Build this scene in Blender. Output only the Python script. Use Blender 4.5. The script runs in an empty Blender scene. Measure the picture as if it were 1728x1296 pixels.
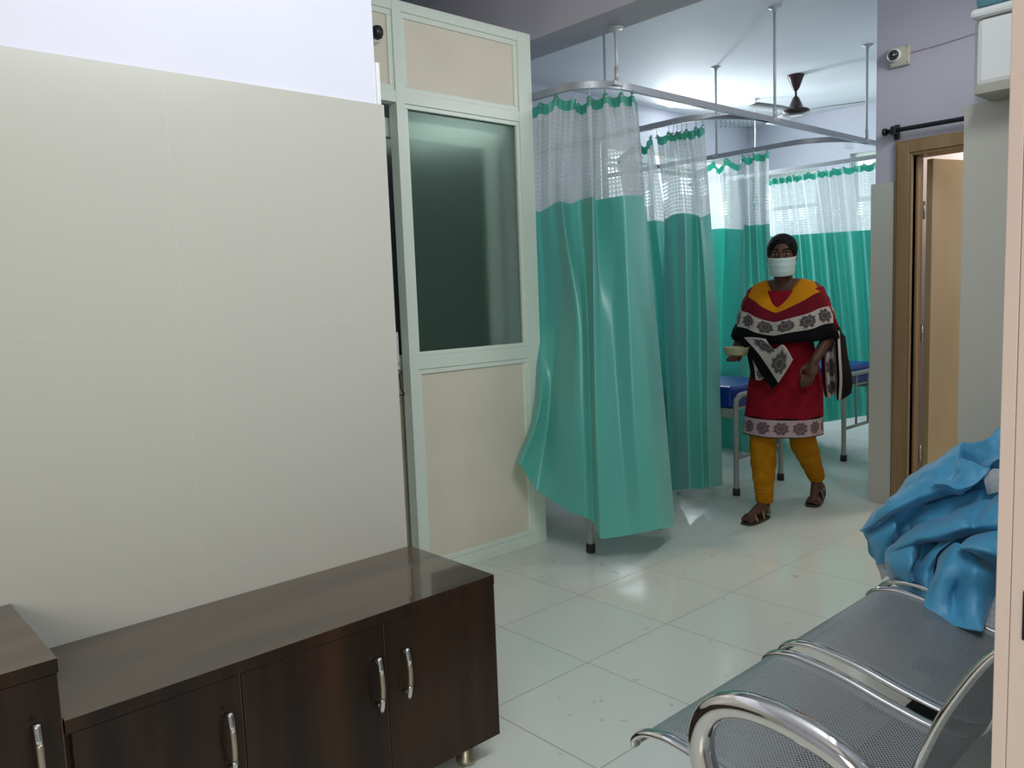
import bpy, bmesh, math, random
from mathutils import Vector, Matrix, noise
random.seed(7)
PI = math.pi
scn = bpy.context.scene
COL = scn.collection

# ------------------------------------------------------------------ camera
CAM_H = 1.30
YAW, PITCH, ROLL, FPX = 0.834009782, -0.107356621, -0.0375935989, 1364.643
cy, sy = math.cos(YAW), math.sin(YAW)
fw = Vector((-sy*math.cos(PITCH), cy*math.cos(PITCH), math.sin(PITCH)))
rt = Vector((cy, sy, 0))
up = rt.cross(fw)
rr = rt*math.cos(ROLL) + up*math.sin(ROLL)
uu = -rt*math.sin(ROLL) + up*math.cos(ROLL)
cam_data = bpy.data.cameras.new('camera')
cam = bpy.data.objects.new('camera', cam_data)
COL.objects.link(cam)
cam.matrix_world = Matrix(((rr.x, uu.x, -fw.x, 0), (rr.y, uu.y, -fw.y, 0), (rr.z, uu.z, -fw.z, CAM_H), (0, 0, 0, 1)))
cam_data.sensor_fit = 'HORIZONTAL'
cam_data.sensor_width = 36
cam_data.lens = FPX/1728*36
cam_data.clip_start = 0.02
scn.camera = cam

# ------------------------------------------------------------------ world, lights, exposure
scn.view_settings.view_transform = 'Standard'
scn.view_settings.look = 'None'
scn.view_settings.gamma = 1
scn.view_settings.exposure = 0.28
scn.view_settings.use_curve_mapping = False
world = bpy.data.worlds.new('world')
scn.world = world
world.use_nodes = True
world.node_tree.nodes['Background'].inputs[0].default_value = (0.75, 0.85, 1.0, 1)
world.node_tree.nodes['Background'].inputs[1].default_value = 0.6

def area(name, loc, target, sx, sy_, watts, color, spread=PI):
    ld = bpy.data.lights.new(name, 'AREA')
    ld.shape = 'RECTANGLE'; ld.size = sx; ld.size_y = sy_
    ld.energy = watts; ld.color = color; ld.spread = spread
    o = bpy.data.objects.new(name, ld)
    COL.objects.link(o)
    o.location = loc
    d = Vector(target)-Vector(loc)
    o.rotation_euler = d.to_track_quat('-Z', 'Y').to_euler()
    return o
#LIGHTS
area('room_tube_light', (-0.22, 1.2, 2.72), (-2.05, 1.0, 1.9), 1.2, 0.06, 25, (0.93, 0.97, 1.0))
area('lobby_fill_light', (0.9, -1.6, 1.9), (-0.8, 1.0, 1.2), 1.4, 1.2, 30, (1.0, 0.95, 0.86))  # added fill from the camera side, source unseen
area('ward_tube_light', (-4.62, 6.35, 2.72), (-3.9, 6.3, 2.9), 0.06, 1.2, 18, (0.93, 0.98, 1.0))
area('ward_window_light_left', (-4.70, 6.4, 1.8), (-2.5, 6.0, 1.5), 1.2, 1.8, 11, (0.85, 0.96, 1.0))
area('ward_window_light_back', (-3.9, 7.80, 1.8), (-3.2, 5.0, 1.2), 1.7, 1.3, 6, (0.85, 0.96, 1.0))
area('alcove_fill_light', (-1.06, 3.9, 2.6), (-2.8, 3.4, 1.6), 1.0, 0.05, 10, (0.93, 0.97, 1.0))  # added fill for the near curtain and partition, no fixture seen
area('side_room_light', (-1.35, 5.9, 2.8), (-1.6, 5.5, 1.0), 0.5, 0.5, 26, (1.0, 0.88, 0.68))
area('office_fill_light', (-4.6, 0.6, 2.2), (-3.8, 2.0, 0.0), 0.6, 0.2, 0.8, (0.85, 1.0, 0.93))  # added unseen lamp to lift the door leaf behind the frosted pane

scn.cycles.caustics_reflective = False

# ------------------------------------------------------------------ materials
def mat(name, color, rough=0.5, metal=0.0, **kw):
    m = bpy.data.materials.new(name)
    m.use_nodes = True
    b = m.node_tree.nodes['Principled BSDF']
    b.inputs['Base Color'].default_value = (*color, 1)
    b.inputs['Roughness'].default_value = rough
    b.inputs['Metallic'].default_value = metal
    for k, v in kw.items():
        b.inputs[k.replace('_', ' ')].default_value = v
    return m
def N(m, t, **kw):
    n = m.node_tree.nodes.new(t)
    for k, v in kw.items():
        setattr(n, k, v)
    return n
def L(m, a, b):
    m.node_tree.links.new(a, b)
def BS(m):
    return m.node_tree.nodes['Principled BSDF']
def math_node(m, op, a, b=None, c=None):
    n = N(m, 'ShaderNodeMath', operation=op)
    for i, v in enumerate((a, b, c)):
        if v is None: continue
        if isinstance(v, (int, float)): n.inputs[i].default_value = v
        else: L(m, v, n.inputs[i])
    return n.outputs[0]
def mix_color(m, f, a, b):
    n = N(m, 'ShaderNodeMix', data_type='RGBA')
    for idx, v in ((0, f), (6, a), (7, b)):
        if isinstance(v, (int, float)): n.inputs[idx].default_value = v
        elif isinstance(v, tuple): n.inputs[idx].default_value = (*v, 1)
        else: L(m, v, n.inputs[idx])
    return n.outputs[2]
def matte(m, v=0.12):
    BS(m).inputs['Specular IOR Level'].default_value = v
def noise_color(m, c1, c2, scale, coord='Object', stretch=(1, 1, 1), detail=4, bump=0.0, lo=0.35, hi=0.65):
    tc = N(m, 'ShaderNodeTexCoord'); mp = N(m, 'ShaderNodeMapping')
    mp.inputs['Scale'].default_value = stretch
    L(m, tc.outputs[coord], mp.inputs[0])
    nz = N(m, 'ShaderNodeTexNoise'); nz.inputs['Scale'].default_value = scale; nz.inputs['Detail'].default_value = detail
    L(m, mp.outputs[0], nz.inputs['Vector'])
    mr = N(m, 'ShaderNodeMapRange'); mr.inputs[1].default_value = lo; mr.inputs[2].default_value = hi
    L(m, nz.outputs[0], mr.inputs[0])
    out = mix_color(m, mr.outputs[0], c1, c2)
    L(m, out, BS(m).inputs['Base Color'])
    if bump:
        bp = N(m, 'ShaderNodeBump'); bp.inputs['Strength'].default_value = bump; bp.inputs['Distance'].default_value = 0.002
        L(m, nz.outputs[0], bp.inputs['Height']); L(m, bp.outputs[0], BS(m).inputs['Normal'])
    return out

M = {}
M['paint'] = mat('lavender_white_paint', (0.74, 0.74, 0.83), 0.6)
noise_color(M['paint'], (0.75, 0.75, 0.84), (0.71, 0.71, 0.80), 1.3, bump=0.05)
M['grey_paint'] = mat('grey_lilac_paint', (0.50, 0.48, 0.55), 0.65)
noise_color(M['grey_paint'], (0.52, 0.50, 0.57), (0.47, 0.45, 0.52), 1.5, bump=0.08)
M['ceiling'] = mat('ceiling_paint', (0.72, 0.74, 0.78), 0.7)
noise_color(M['ceiling'], (0.73, 0.75, 0.79), (0.67, 0.69, 0.73), 1.2, bump=0.1)
M['aluminium'] = mat('pale_green_white_aluminium', (0.76, 0.83, 0.73), 0.32)
M['cream'] = mat('cream_laminate', (0.66, 0.60, 0.48), 0.45)
noise_color(M['cream'], (0.78, 0.71, 0.575), (0.74, 0.675, 0.54), 5)
M['white_plastic'] = mat('white_plastic', (0.8, 0.82, 0.8), 0.35)
M['rail'] = mat('grey_aluminium_rail', (0.42, 0.44, 0.47), 0.38, 0.35)
M['rod'] = mat('white_painted_rod', (0.6, 0.62, 0.63), 0.4, 0.2)
M['chrome'] = mat('chrome', (0.72, 0.71, 0.70), 0.09, 1.0)
M['steel'] = mat('brushed_steel', (0.50, 0.51, 0.50), 0.3, 0.8)
M['brass'] = mat('dull_champagne_metal', (0.42, 0.38, 0.28), 0.35, 0.8)
M['black'] = mat('black_plastic', (0.012, 0.012, 0.014), 0.4)
M['rubber'] = mat('black_rubber', (0.015, 0.015, 0.015), 0.7)
M['bed_frame'] = mat('grey_bed_enamel', (0.33, 0.34, 0.32), 0.35, 0.2)
M['bed_blue'] = mat('royal_blue_vinyl', (0.008, 0.035, 0.30), 0.35)
M['dark_room'] = mat('office_wall_paint', (0.25, 0.32, 0.30), 0.8)
M['fan'] = mat('brown_fan_enamel', (0.045, 0.02, 0.02), 0.22)
M['fan_blade'] = mat('fan_blade_enamel', (0.36, 0.36, 0.38), 0.5)
M['pink'] = mat('pink_beige_paint', (0.68, 0.55, 0.48), 0.5)
noise_color(M['pink'], (0.70, 0.575, 0.50), (0.64, 0.52, 0.455), 6, stretch=(1, 1, 0.3), bump=0.1)
M['door_frame'] = mat('brown_wood_frame', (0.30, 0.19, 0.095), 0.45)
noise_color(M['door_frame'], (0.32, 0.205, 0.105), (0.24, 0.15, 0.07), 14, stretch=(1, 1, 0.08))
M['door_leaf'] = mat('tan_flush_door', (0.50, 0.36, 0.22), 0.4)
noise_color(M['door_leaf'], (0.52, 0.40, 0.235), (0.46, 0.35, 0.20), 6, stretch=(1, 1, 0.2))

# wall tile with hairline joints (0.625 m tall, 0.63 m wide)
def wall_tile(name, axis, off):
    m = mat(name, (0.55, 0.53, 0.46), 0.28)
    tc = N(m, 'ShaderNodeTexCoord'); sp = N(m, 'ShaderNodeSeparateXYZ'); L(m, tc.outputs['Object'], sp.inputs[0])
    a = math_node(m, 'ABSOLUTE', math_node(m, 'SUBTRACT', math_node(m, 'FRACT', math_node(m, 'DIVIDE', math_node(m, 'SUBTRACT', sp.outputs[axis], off), 0.63)), 0.5))
    b = math_node(m, 'ABSOLUTE', math_node(m, 'SUBTRACT', math_node(m, 'FRACT', math_node(m, 'DIVIDE', sp.outputs[2], 0.625)), 0.5))
    j = math_node(m, 'GREATER_THAN', math_node(m, 'MAXIMUM', a, b), 0.4990)
    nz = N(m, 'ShaderNodeTexNoise'); nz.inputs['Scale'].default_value = 2.2; nz.inputs['Detail'].default_value = 6
    L(m, tc.outputs['Object'], nz.inputs['Vector'])
    base = mix_color(m, nz.outputs[0], (0.545, 0.54, 0.47), (0.505, 0.505, 0.445))
    n2 = N(m, 'ShaderNodeTexNoise'); n2.inputs['Scale'].default_value = 5; L(m, tc.outputs['Object'], n2.inputs['Vector'])
    j2 = math_node(m, 'MULTIPLY', j, math_node(m, 'MULTIPLY', n2.outputs[0], 0.45))
    L(m, mix_color(m, j2, base, (0.75, 0.74, 0.68)), BS(m).inputs['Base Color'])
    return m
M['tile_left'] = wall_tile('cream_wall_tile', 1, 0.759)
M['tile_right'] = wall_tile('cream_wall_tile_end', 0, -1.0)

def floor_mat():
    m = mat('polished_floor_tile', (0.6, 0.62, 0.58), 0.1)
    tc = N(m, 'ShaderNodeTexCoord'); sp = N(m, 'ShaderNodeSeparateXYZ'); L(m, tc.outputs['Object'], sp.inputs[0])
    P = 0.461
    ux = math_node(m, 'DIVIDE', math_node(m, 'ADD', sp.outputs[0], 1.880), P)
    uy = math_node(m, 'DIVIDE', math_node(m, 'SUBTRACT', sp.outputs[1], 2.016), P)
    a = math_node(m, 'ABSOLUTE', math_node(m, 'SUBTRACT', math_node(m, 'FRACT', ux), 0.5))
    b = math_node(m, 'ABSOLUTE', math_node(m, 'SUBTRACT', math_node(m, 'FRACT', uy), 0.5))
    joint = math_node(m, 'GREATER_THAN', math_node(m, 'MAXIMUM', a, b), 0.4962)
    cb = N(m, 'ShaderNodeCombineXYZ'); L(m, math_node(m, 'FLOOR', ux), cb.inputs[0]); L(m, math_node(m, 'FLOOR', uy), cb.inputs[1])
    wn = N(m, 'ShaderNodeTexWhiteNoise'); L(m, cb.outputs[0], wn.inputs['Vector'])
    nz = N(m, 'ShaderNodeTexNoise'); nz.inputs['Scale'].default_value = 3; nz.inputs['Detail'].default_value = 8
    L(m, tc.outputs['Object'], nz.inputs['Vector'])
    base = mix_color(m, wn.outputs[0], (0.64, 0.69, 0.64), (0.70, 0.69, 0.60))
    base = mix_color(m, math_node(m, 'MULTIPLY', nz.outputs[0], 0.35), base, (0.76, 0.79, 0.74))
    # scattered dirt specks
    n3 = N(m, 'ShaderNodeTexNoise'); n3.inputs['Scale'].default_value = 16; n3.inputs['Detail'].default_value = 3
    L(m, tc.outputs['Object'], n3.inputs['Vector'])
    dirt = math_node(m, 'MULTIPLY', math_node(m, 'GREATER_THAN', n3.outputs[0], 0.70), 0.35)
    base = mix_color(m, dirt, base, (0.33, 0.31, 0.25))
    L(m, mix_color(m, math_node(m, 'MULTIPLY', joint, 0.75), base, (0.24, 0.20, 0.15)), BS(m).inputs['Base Color'])
    L(m, math_node(m, 'ADD', math_node(m, 'MULTIPLY', joint, 0.4), math_node(m, 'MULTIPLY', nz.outputs[0], 0.28)), BS(m).inputs['Roughness'])
    return m
M['floor'] = floor_mat()

def wood_mat(name, stretch, top=False):
    m = mat(name, (0.05, 0.03, 0.02), 0.16 if top else 0.22)
    BS(m).inputs['Coat Weight'].default_value = 0.6 if top else 0.0; BS(m).inputs['Coat Roughness'].default_value = 0.03
    if not top: BS(m).inputs['Specular IOR Level'].default_value = 0.25
    c = ((0.11, 0.068, 0.040), (0.035, 0.032, 0.025)) if top else ((0.050, 0.025, 0.013), (0.011, 0.009, 0.008))
    noise_color(m, c[0], c[1], 3.2, stretch=stretch, detail=7, lo=0.3, hi=0.7)
    return m
M['wood_top'] = wood_mat('dark_walnut_laminate_top', (3.0, 0.35, 3), True)
M['wood'] = wood_mat('dark_walnut_laminate', (1, 2.6, 0.3))
M['wood_edge'] = mat('reddish_edge_banding', (0.10, 0.045, 0.03), 0.3)

# curtain cloths (UV in metres)
def sheer_mat():
    m = bpy.data.materials.new('white_curtain_mesh'); m.use_nodes = True
    nt = m.node_tree; nt.nodes.clear()
    out = N(m, 'ShaderNodeOutputMaterial')
    uv = N(m, 'ShaderNodeUVMap'); sp = N(m, 'ShaderNodeSeparateXYZ'); L(m, uv.outputs[0], sp.inputs[0])
    def grid(p, w):
        a = math_node(m, 'ABSOLUTE', math_node(m, 'SUBTRACT', math_node(m, 'FRACT', math_node(m, 'DIVIDE', sp.outputs[0], p)), 0.5))
        b = math_node(m, 'ABSOLUTE', math_node(m, 'SUBTRACT', math_node(m, 'FRACT', math_node(m, 'DIVIDE', sp.outputs[1], p)), 0.5))
        return math_node(m, 'LESS_THAN', math_node(m, 'MAXIMUM', a, b), w)
    cell = grid(0.022, 0.33)
    # woven clusters of larger openings
    fx = math_node(m, 'LESS_THAN', math_node(m, 'FRACT', math_node(m, 'DIVIDE', sp.outputs[0], 0.30)), 0.40)
    fy = math_node(m, 'LESS_THAN', math_node(m, 'ABSOLUTE', math_node(m, 'SUBTRACT', sp.outputs[1], 0.30)), 0.055)
    big = math_node(m, 'MULTIPLY', fx, fy)
    op = math_node(m, 'ADD', 0.06, math_node(m, 'MULTIPLY', cell, math_node(m, 'ADD', 0.15, math_node(m, 'MULTIPLY', big, 0.40))))
    df = N(m, 'ShaderNodeBsdfDiffuse'); df.inputs[0].default_value = (0.74, 0.77, 0.78, 1)
    tl = N(m, 'ShaderNodeBsdfTranslucent'); tl.inputs[0].default_value = (0.82, 0.86, 0.87, 1)
    mx = N(m, 'ShaderNodeMixShader'); mx.inputs[0].default_value = 0.55
    L(m, df.outputs[0], mx.inputs[1]); L(m, tl.outputs[0], mx.inputs[2])
    tr = N(m, 'ShaderNodeBsdfTransparent')
    m2 = N(m, 'ShaderNodeMixShader'); L(m, op, m2.inputs[0]); L(m, mx.outputs[0], m2.inputs[1]); L(m, tr.outputs[0], m2.inputs[2])
    L(m, m2.outputs[0], out.inputs[0])
    return m
M['sheer'] = sheer_mat()
def cloth_mat(name, c1, c2, trans, trans_w, rough=0.38, nscale=70, stretch=(1, 1, 1), bump=0.25, sheen=0.3):
    m = bpy.data.materials.new(name); m.use_nodes = True
    b = BS(m); out = m.node_tree.nodes['Material Output']
    uv = N(m, 'ShaderNodeUVMap'); mp = N(m, 'ShaderNodeMapping'); mp.inputs['Scale'].default_value = stretch
    L(m, uv.outputs[0], mp.inputs[0])
    nz = N(m, 'ShaderNodeTexNoise'); nz.inputs['Scale'].default_value = nscale; nz.inputs['Detail'].default_value = 5
    L(m, mp.outputs[0], nz.inputs['Vector'])
    L(m, mix_color(m, nz.outputs[0], c1, c2), b.inputs['Base Color'])
    b.inputs['Roughness'].default_value = rough
    b.inputs['Sheen Weight'].default_value = sheen
    b.inputs['Sheen Roughness'].default_value = 0.4
    b.inputs['Specular IOR Level'].default_value = 0.7
    bp = N(m, 'ShaderNodeBump'); bp.inputs['Strength'].default_value = bump; bp.inputs['Distance'].default_value = 0.0015
    L(m, nz.outputs[0], bp.inputs['Height']); L(m, bp.outputs[0], b.inputs['Normal'])
    tl = N(m, 'ShaderNodeBsdfTranslucent'); tl.inputs[0].default_value = (*trans, 1)
    mx = N(m, 'ShaderNodeMixShader'); mx.inputs[0].default_value = trans_w
    L(m, b.outputs[0], mx.inputs[1]); L(m, tl.outputs[0], mx.inputs[2]); L(m, mx.outputs[0], out.inputs[0])
    return m
M['teal'] = cloth_mat('teal_satin', (0.115, 0.50, 0.43), (0.19, 0.62, 0.54), (0.025, 0.52, 0.40), 0.30, 0.31, 60, (1, 2.2, 1))
M['teal_header'] = cloth_mat('teal_header_satin', (0.09, 0.44, 0.34), (0.14, 0.52, 0.41), (0.02, 0.50, 0.33), 0.35)
M['blue_cloth'] = cloth_mat('sky_blue_satin', (0.045, 0.30, 0.54), (0.095, 0.42, 0.68), (0.05, 0.3, 0.6), 0.10, 0.46, 55, (1, 1, 1), 0.8, 0.3)

def seat_mat():
    m = mat('perforated_silver_steel', (0.36, 0.38, 0.39), 0.36, 0.55)
    b = BS(m); out = m.node_tree.nodes['Material Output']
    uv = N(m, 'ShaderNodeUVMap'); sp = N(m, 'ShaderNodeSeparateXYZ'); L(m, uv.outputs[0], sp.inputs[0])
    p = 0.0092
    u = math_node(m, 'DIVIDE', sp.outputs[0], p); v = math_node(m, 'DIVIDE', sp.outputs[1], p)
    def dots(du, dv):
        a = math_node(m, 'SUBTRACT', math_node(m, 'FRACT', math_node(m, 'ADD', u, du)), 0.5)
        c = math_node(m, 'SUBTRACT', math_node(m, 'FRACT', math_node(m, 'ADD', v, dv)), 0.5)
        return math_node(m, 'LESS_THAN', math_node(m, 'ADD', math_node(m, 'MULTIPLY', a, a), math_node(m, 'MULTIPLY', c, c)), 0.045)
    d = math_node(m, 'MAXIMUM', dots(0, 0), dots(0.5, 0.5))
    # margins without holes: u across the seat (0..0.49), v along the profile
    ins = math_node(m, 'MULTIPLY', math_node(m, 'GREATER_THAN', sp.outputs[0], 0.035), math_node(m, 'LESS_THAN', sp.outputs[0], 0.455))
    ins2 = math_node(m, 'MULTIPLY', math_node(m, 'GREATER_THAN', sp.outputs[1], 0.075), math_node(m, 'LESS_THAN', sp.outputs[1], 0.90))
    h = math_node(m, 'MULTIPLY', d, math_node(m, 'MULTIPLY', ins, ins2))
    t0 = N(m, 'ShaderNodeBsdfTransparent'); d0 = N(m, 'ShaderNodeBsdfDiffuse'); d0.inputs[0].default_value = (0.07, 0.07, 0.07, 1)  # dark fill painted into the holes for the shade beneath the sheet
    tr = N(m, 'ShaderNodeMixShader'); tr.inputs[0].default_value = 0.78; L(m, t0.outputs[0], tr.inputs[1]); L(m, d0.outputs[0], tr.inputs[2])
    mx = N(m, 'ShaderNodeMixShader'); L(m, h, mx.inputs[0]); L(m, b.outputs[0], mx.inputs[1]); L(m, tr.outputs[0], mx.inputs[2])
    L(m, mx.outputs[0], out.inputs[0])
    return m
M['seat'] = seat_mat()
def frosted():
    m = bpy.data.materials.new('frosted_green_glass'); m.use_nodes = True
    nt = m.node_tree; nt.nodes.clear(); out = N(m, 'ShaderNodeOutputMaterial')
    rf = N(m, 'ShaderNodeBsdfRefraction'); rf.inputs['Color'].default_value = (0.92, 0.98, 0.94, 1)
    rf.inputs['Roughness'].default_value = 0.30; rf.inputs['IOR'].default_value = 1.15
    tr = N(m, 'ShaderNodeBsdfTransparent'); tr.inputs[0].default_value = (0.92, 0.98, 0.94, 1)
    df = N(m, 'ShaderNodeBsdfDiffuse'); df.inputs[0].default_value = (0.10, 0.165, 0.135, 1)
    gl = N(m, 'ShaderNodeBsdfGlossy'); gl.inputs['Roughness'].default_value = 0.22; gl.inputs[0].default_value = (0.6, 0.8, 0.7, 1)
    a = N(m, 'ShaderNodeMixShader'); a.inputs[0].default_value = 0.68; L(m, rf.outputs[0], a.inputs[1]); L(m, tr.outputs[0], a.inputs[2])
    b = N(m, 'ShaderNodeMixShader'); b.inputs[0].default_value = 0.22; L(m, a.outputs[0], b.inputs[1]); L(m, df.outputs[0], b.inputs[2])
    c = N(m, 'ShaderNodeMixShader'); c.inputs[0].default_value = 0.035; L(m, b.outputs[0], c.inputs[1]); L(m, gl.outputs[0], c.inputs[2])
    L(m, c.outputs[0], out.inputs[0])
    return m
M['frosted'] = frosted()
M['dark_glass'] = mat('dark_glass', (0.02, 0.03, 0.03), 0.1)
M['window_glow'] = mat('daylit_window_glass', (0.8, 0.9, 0.9), 0.4)
BS(M['window_glow']).inputs['Emission Color'].default_value = (0.80, 0.95, 1.0, 1)
BS(M['window_glow']).inputs['Emission Strength'].default_value = 1.15
M['tank'] = mat('translucent_blue_plastic', (0.25, 0.52, 0.62), 0.12, 0.0, Transmission_Weight=0.55, IOR=1.3)
M['beige_plastic'] = mat('yellowed_plastic', (0.55, 0.52, 0.42), 0.5)
M['purifier_base'] = mat('grey_beige_plastic', (0.42, 0.41, 0.35), 0.5)
M['cable'] = mat('pinkish_cable', (0.42, 0.36, 0.38), 0.6)

# ------------------------------------------------------------------ mesh helpers
def finish(name, bm, m=None, parent=None, smooth=False, bevel=0.0, solid=0.0, subd=0, loc=None, recalc=True):
    if recalc: bmesh.ops.recalc_face_normals(bm, faces=bm.faces)
    me = bpy.data.meshes.new(name); bm.to_mesh(me); bm.free()
    o = bpy.data.objects.new(name, me); COL.objects.link(o)
    if m is not None:
        for x in (m if isinstance(m, (list, tuple)) else [m]): me.materials.append(x)
    if smooth:
        for p in me.polygons: p.use_smooth = True
    if parent is not None: o.parent = parent
    if solid:
        s = o.modifiers.new('solidify', 'SOLIDIFY'); s.thickness = solid; s.offset = 0
    if bevel:
        b = o.modifiers.new('bevel', 'BEVEL'); b.width = bevel; b.segments = 2; b.limit_method = 'ANGLE'; b.angle_limit = 0.6
    if subd:
        s = o.modifiers.new('subdivision', 'SUBSURF'); s.levels = subd; s.render_levels = subd
    return o
def box(bm, x0, x1, y0, y1, z0, z1, mi=0):
    v = [bm.verts.new((x, y, z)) for x in (x0, x1) for y in (y0, y1) for z in (z0, z1)]
    for f in ((0, 1, 3, 2), (4, 6, 7, 5), (0, 4, 5, 1), (2, 3, 7, 6), (0, 2, 6, 4), (1, 5, 7, 3)):
        fc = bm.faces.new([v[i] for i in f]); fc.material_index = mi
def catmull(pts, n):
    pts = [Vector(p) for p in pts]
    P = [pts[0]*2-pts[1]] + pts + [pts[-1]*2-pts[-2]]
    out = []
    for i in range(1, len(P)-2):
        for k in range(n):
            t = k/n
            out.append(0.5*((2*P[i]) + (P[i+1]-P[i-1])*t + (2*P[i-1]-5*P[i]+4*P[i+1]-P[i+2])*t*t + (3*P[i]-P[i-1]-3*P[i+1]+P[i+2])*t**3))
    out.append(pts[-1].copy())
    return out
def tube(bm, pts, r, seg=12, cap=True, sx=1.0, mi=0, closed=False):
    """round (or flattened by sx) tube along points; r number or list"""
    pts = [Vector(p) for p in pts]
    n = len(pts); rs = r if isinstance(r, (list, tuple)) else [r]*n
    rings = []; prev = None
    for i, p in enumerate(pts):
        t = (pts[min(i+1, n-1)]-pts[max(i-1, 0)]).normalized()
        if prev is None:
            a = Vector((0, 1, 0)) if abs(t.y) < 0.9 else Vector((1, 0, 0))
            u = (a - t*a.dot(t)).normalized()
        else:
            u = (prev - t*prev.dot(t)).normalized()
        prev = u; w = t.cross(u)
        rings.append([bm.verts.new(p + u*math.cos(2*PI*k/seg)*rs[i]*sx + w*math.sin(2*PI*k/seg)*rs[i]) for k in range(seg)])
    for a, b in zip(rings[:-1], rings[1:]):
        for k in range(seg):
            f = bm.faces.new((a[k], a[(k+1) % seg], b[(k+1) % seg], b[k])); f.smooth = True; f.material_index = mi
    if cap:
        f = bm.faces.new(rings[0][::-1]); f.material_index = mi
        f = bm.faces.new(rings[-1]); f.material_index = mi
def lathe(bm, prof, c=(0, 0, 0), seg=28, mi=0):
    rings = []
    for r, z in prof:
        rings.append([bm.verts.new((c[0]+max(r, 1e-4)*math.cos(2*PI*k/seg), c[1]+max(r, 1e-4)*math.sin(2*PI*k/seg), c[2]+z)) for k in range(seg)])
    for a, b in zip(rings[:-1], rings[1:]):
        for k in range(seg):
            f = bm.faces.new((a[k], a[(k+1) % seg], b[(k+1) % seg], b[k])); f.smooth = True; f.material_index = mi
    bm.faces.new(rings[0][::-1]).material_index = mi; bm.faces.new(rings[-1]).material_index = mi
def grid_mesh(bm, G, smooth=True, mi=0, uvscale=None):
    """G[i][j] points -> quads with uv in metres (u along i, v along j measured from the top)"""
    uvl = bm.loops.layers.uv.verify()
    V = [[bm.verts.new(p) for p in c] for c in G]
    us = [0.0]
    jm = len(G[0])//2
    for i in range(1, len(G)): us.append(us[-1] + (Vector(G[i][jm])-Vector(G[i-1][jm])).length)
    vs = [0.0]
    im = len(G)//2
    for j in range(1, len(G[0])): vs.append(vs[-1] + (Vector(G[im][j])-Vector(G[im][j-1])).length)
    for i in range(len(G)-1):
        for j in range(len(G[0])-1):
            f = bm.faces.new((V[i][j], V[i+1][j], V[i+1][j+1], V[i][j+1])); f.smooth = smooth; f.material_index = mi
            for lp, (a, b) in zip(f.loops, ((i, j), (i+1, j), (i+1, j+1), (i, j+1))):
                lp[uvl].uv = (us[a], vs[b])
def net_grid(net, nu, nv):
    cols = [catmull(c, nv) for c in net]
    rows = [catmull([c[j] for c in cols], nu) for j in range(len(cols[0]))]
    return [[rows[j][i] for j in range(len(rows))] for i in range(len(rows[0]))]
def thing(name, label, cat, loc=(0, 0, 0), rz=0, group=None):
    o = bpy.data.objects.new(name, None); COL.objects.link(o)
    o.empty_display_size = 0.1
    o.location = loc; o.rotation_euler = (0, 0, rz)
    o['label'] = label; o['category'] = cat
    if group: o['group'] = group
    return o
def tag(o, label, cat, group=None):
    o['label'] = label; o['category'] = cat
    if group: o['group'] = group
    return o
def struct(o, label=None):
    o['kind'] = 'structure'
    if label: o['label'] = label
    return o
def bxo(name, dims, m, parent=None, bevel=0.0):
    bm = bmesh.new(); box(bm, *dims)
    return finish(name, bm, m, parent, bevel=bevel)
CURTAIN_ONE = [[(-3.218,3.08,2.3),(-3.189,3.06,1.748),(-3.12,3.0,1.236),(-2.955,2.84,0.769),(-2.972,2.7,0.467)],[(-3.128,3.05,2.297),(-3.108,3.03,1.745),(-3.069,2.99,1.235),(-2.9,2.82,0.772),(-2.898,2.66,0.474)],[(-3.041,3.03,2.29),(-3.078,3.04,1.739),(-3.017,3.0,1.234),(-2.901,2.85,0.759),(-2.896,2.7,0.419)],[(-2.955,3.0,2.287),(-2.98,3.0,1.749),(-2.928,2.98,1.234),(-2.899,2.88,0.725),(-2.879,2.75,0.334)],[(-2.939,3.04,2.309),(-2.928,3.0,1.767),(-2.84,2.95,1.233),(-2.796,2.83,0.695),(-2.786,2.78,0.276)],[(-2.909,3.06,2.303),(-2.834,2.95,1.76),(-2.701,2.88,1.234),(-2.665,2.81,0.688),(-2.697,2.8,0.24)],[(-2.816,3.03,2.271),(-2.844,3.02,1.753),(-2.677,2.9,1.233),(-2.618,2.83,0.69),(-2.607,2.82,0.222)],[(-2.836,3.12,2.261),(-2.818,3.08,1.777),(-2.693,2.96,1.231),(-2.617,2.88,0.683),(-2.594,2.86,0.186)],[(-2.725,3.05,2.264),(-2.639,2.96,1.761),(-2.578,2.88,1.232),(-2.532,2.82,0.699),(-2.513,2.81,0.14)],[(-2.75,3.14,2.278),(-2.727,3.08,1.763),(-2.603,2.95,1.23),(-2.521,2.87,0.693),(-2.493,2.86,0.135)],[(-2.662,3.1,2.272),(-2.595,3.06,1.759),(-2.56,3.0,1.227),(-2.489,2.94,0.687),(-2.426,2.92,0.149)],[(-2.711,3.22,2.29),(-2.548,3.08,1.763),(-2.461,3.0,1.226),(-2.408,2.96,0.692),(-2.365,2.96,0.166)],[(-2.648,3.2,2.285),(-2.571,3.18,1.771),(-2.475,3.12,1.222),(-2.395,3.06,0.68),(-2.342,3.04,0.167)],[(-2.718,3.34,2.313),(-2.607,3.28,1.781),(-2.507,3.22,1.218),(-2.427,3.18,0.661),(-2.384,3.18,0.136)],[(-2.674,3.32,2.31),(-2.632,3.34,1.787),(-2.562,3.32,1.216),(-2.485,3.3,0.64),(-2.426,3.28,0.112)],[(-2.725,3.42,2.284),(-2.699,3.44,1.794),(-2.647,3.44,1.212),(-2.575,3.42,0.616),(-2.518,3.4,0.081)]]
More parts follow.
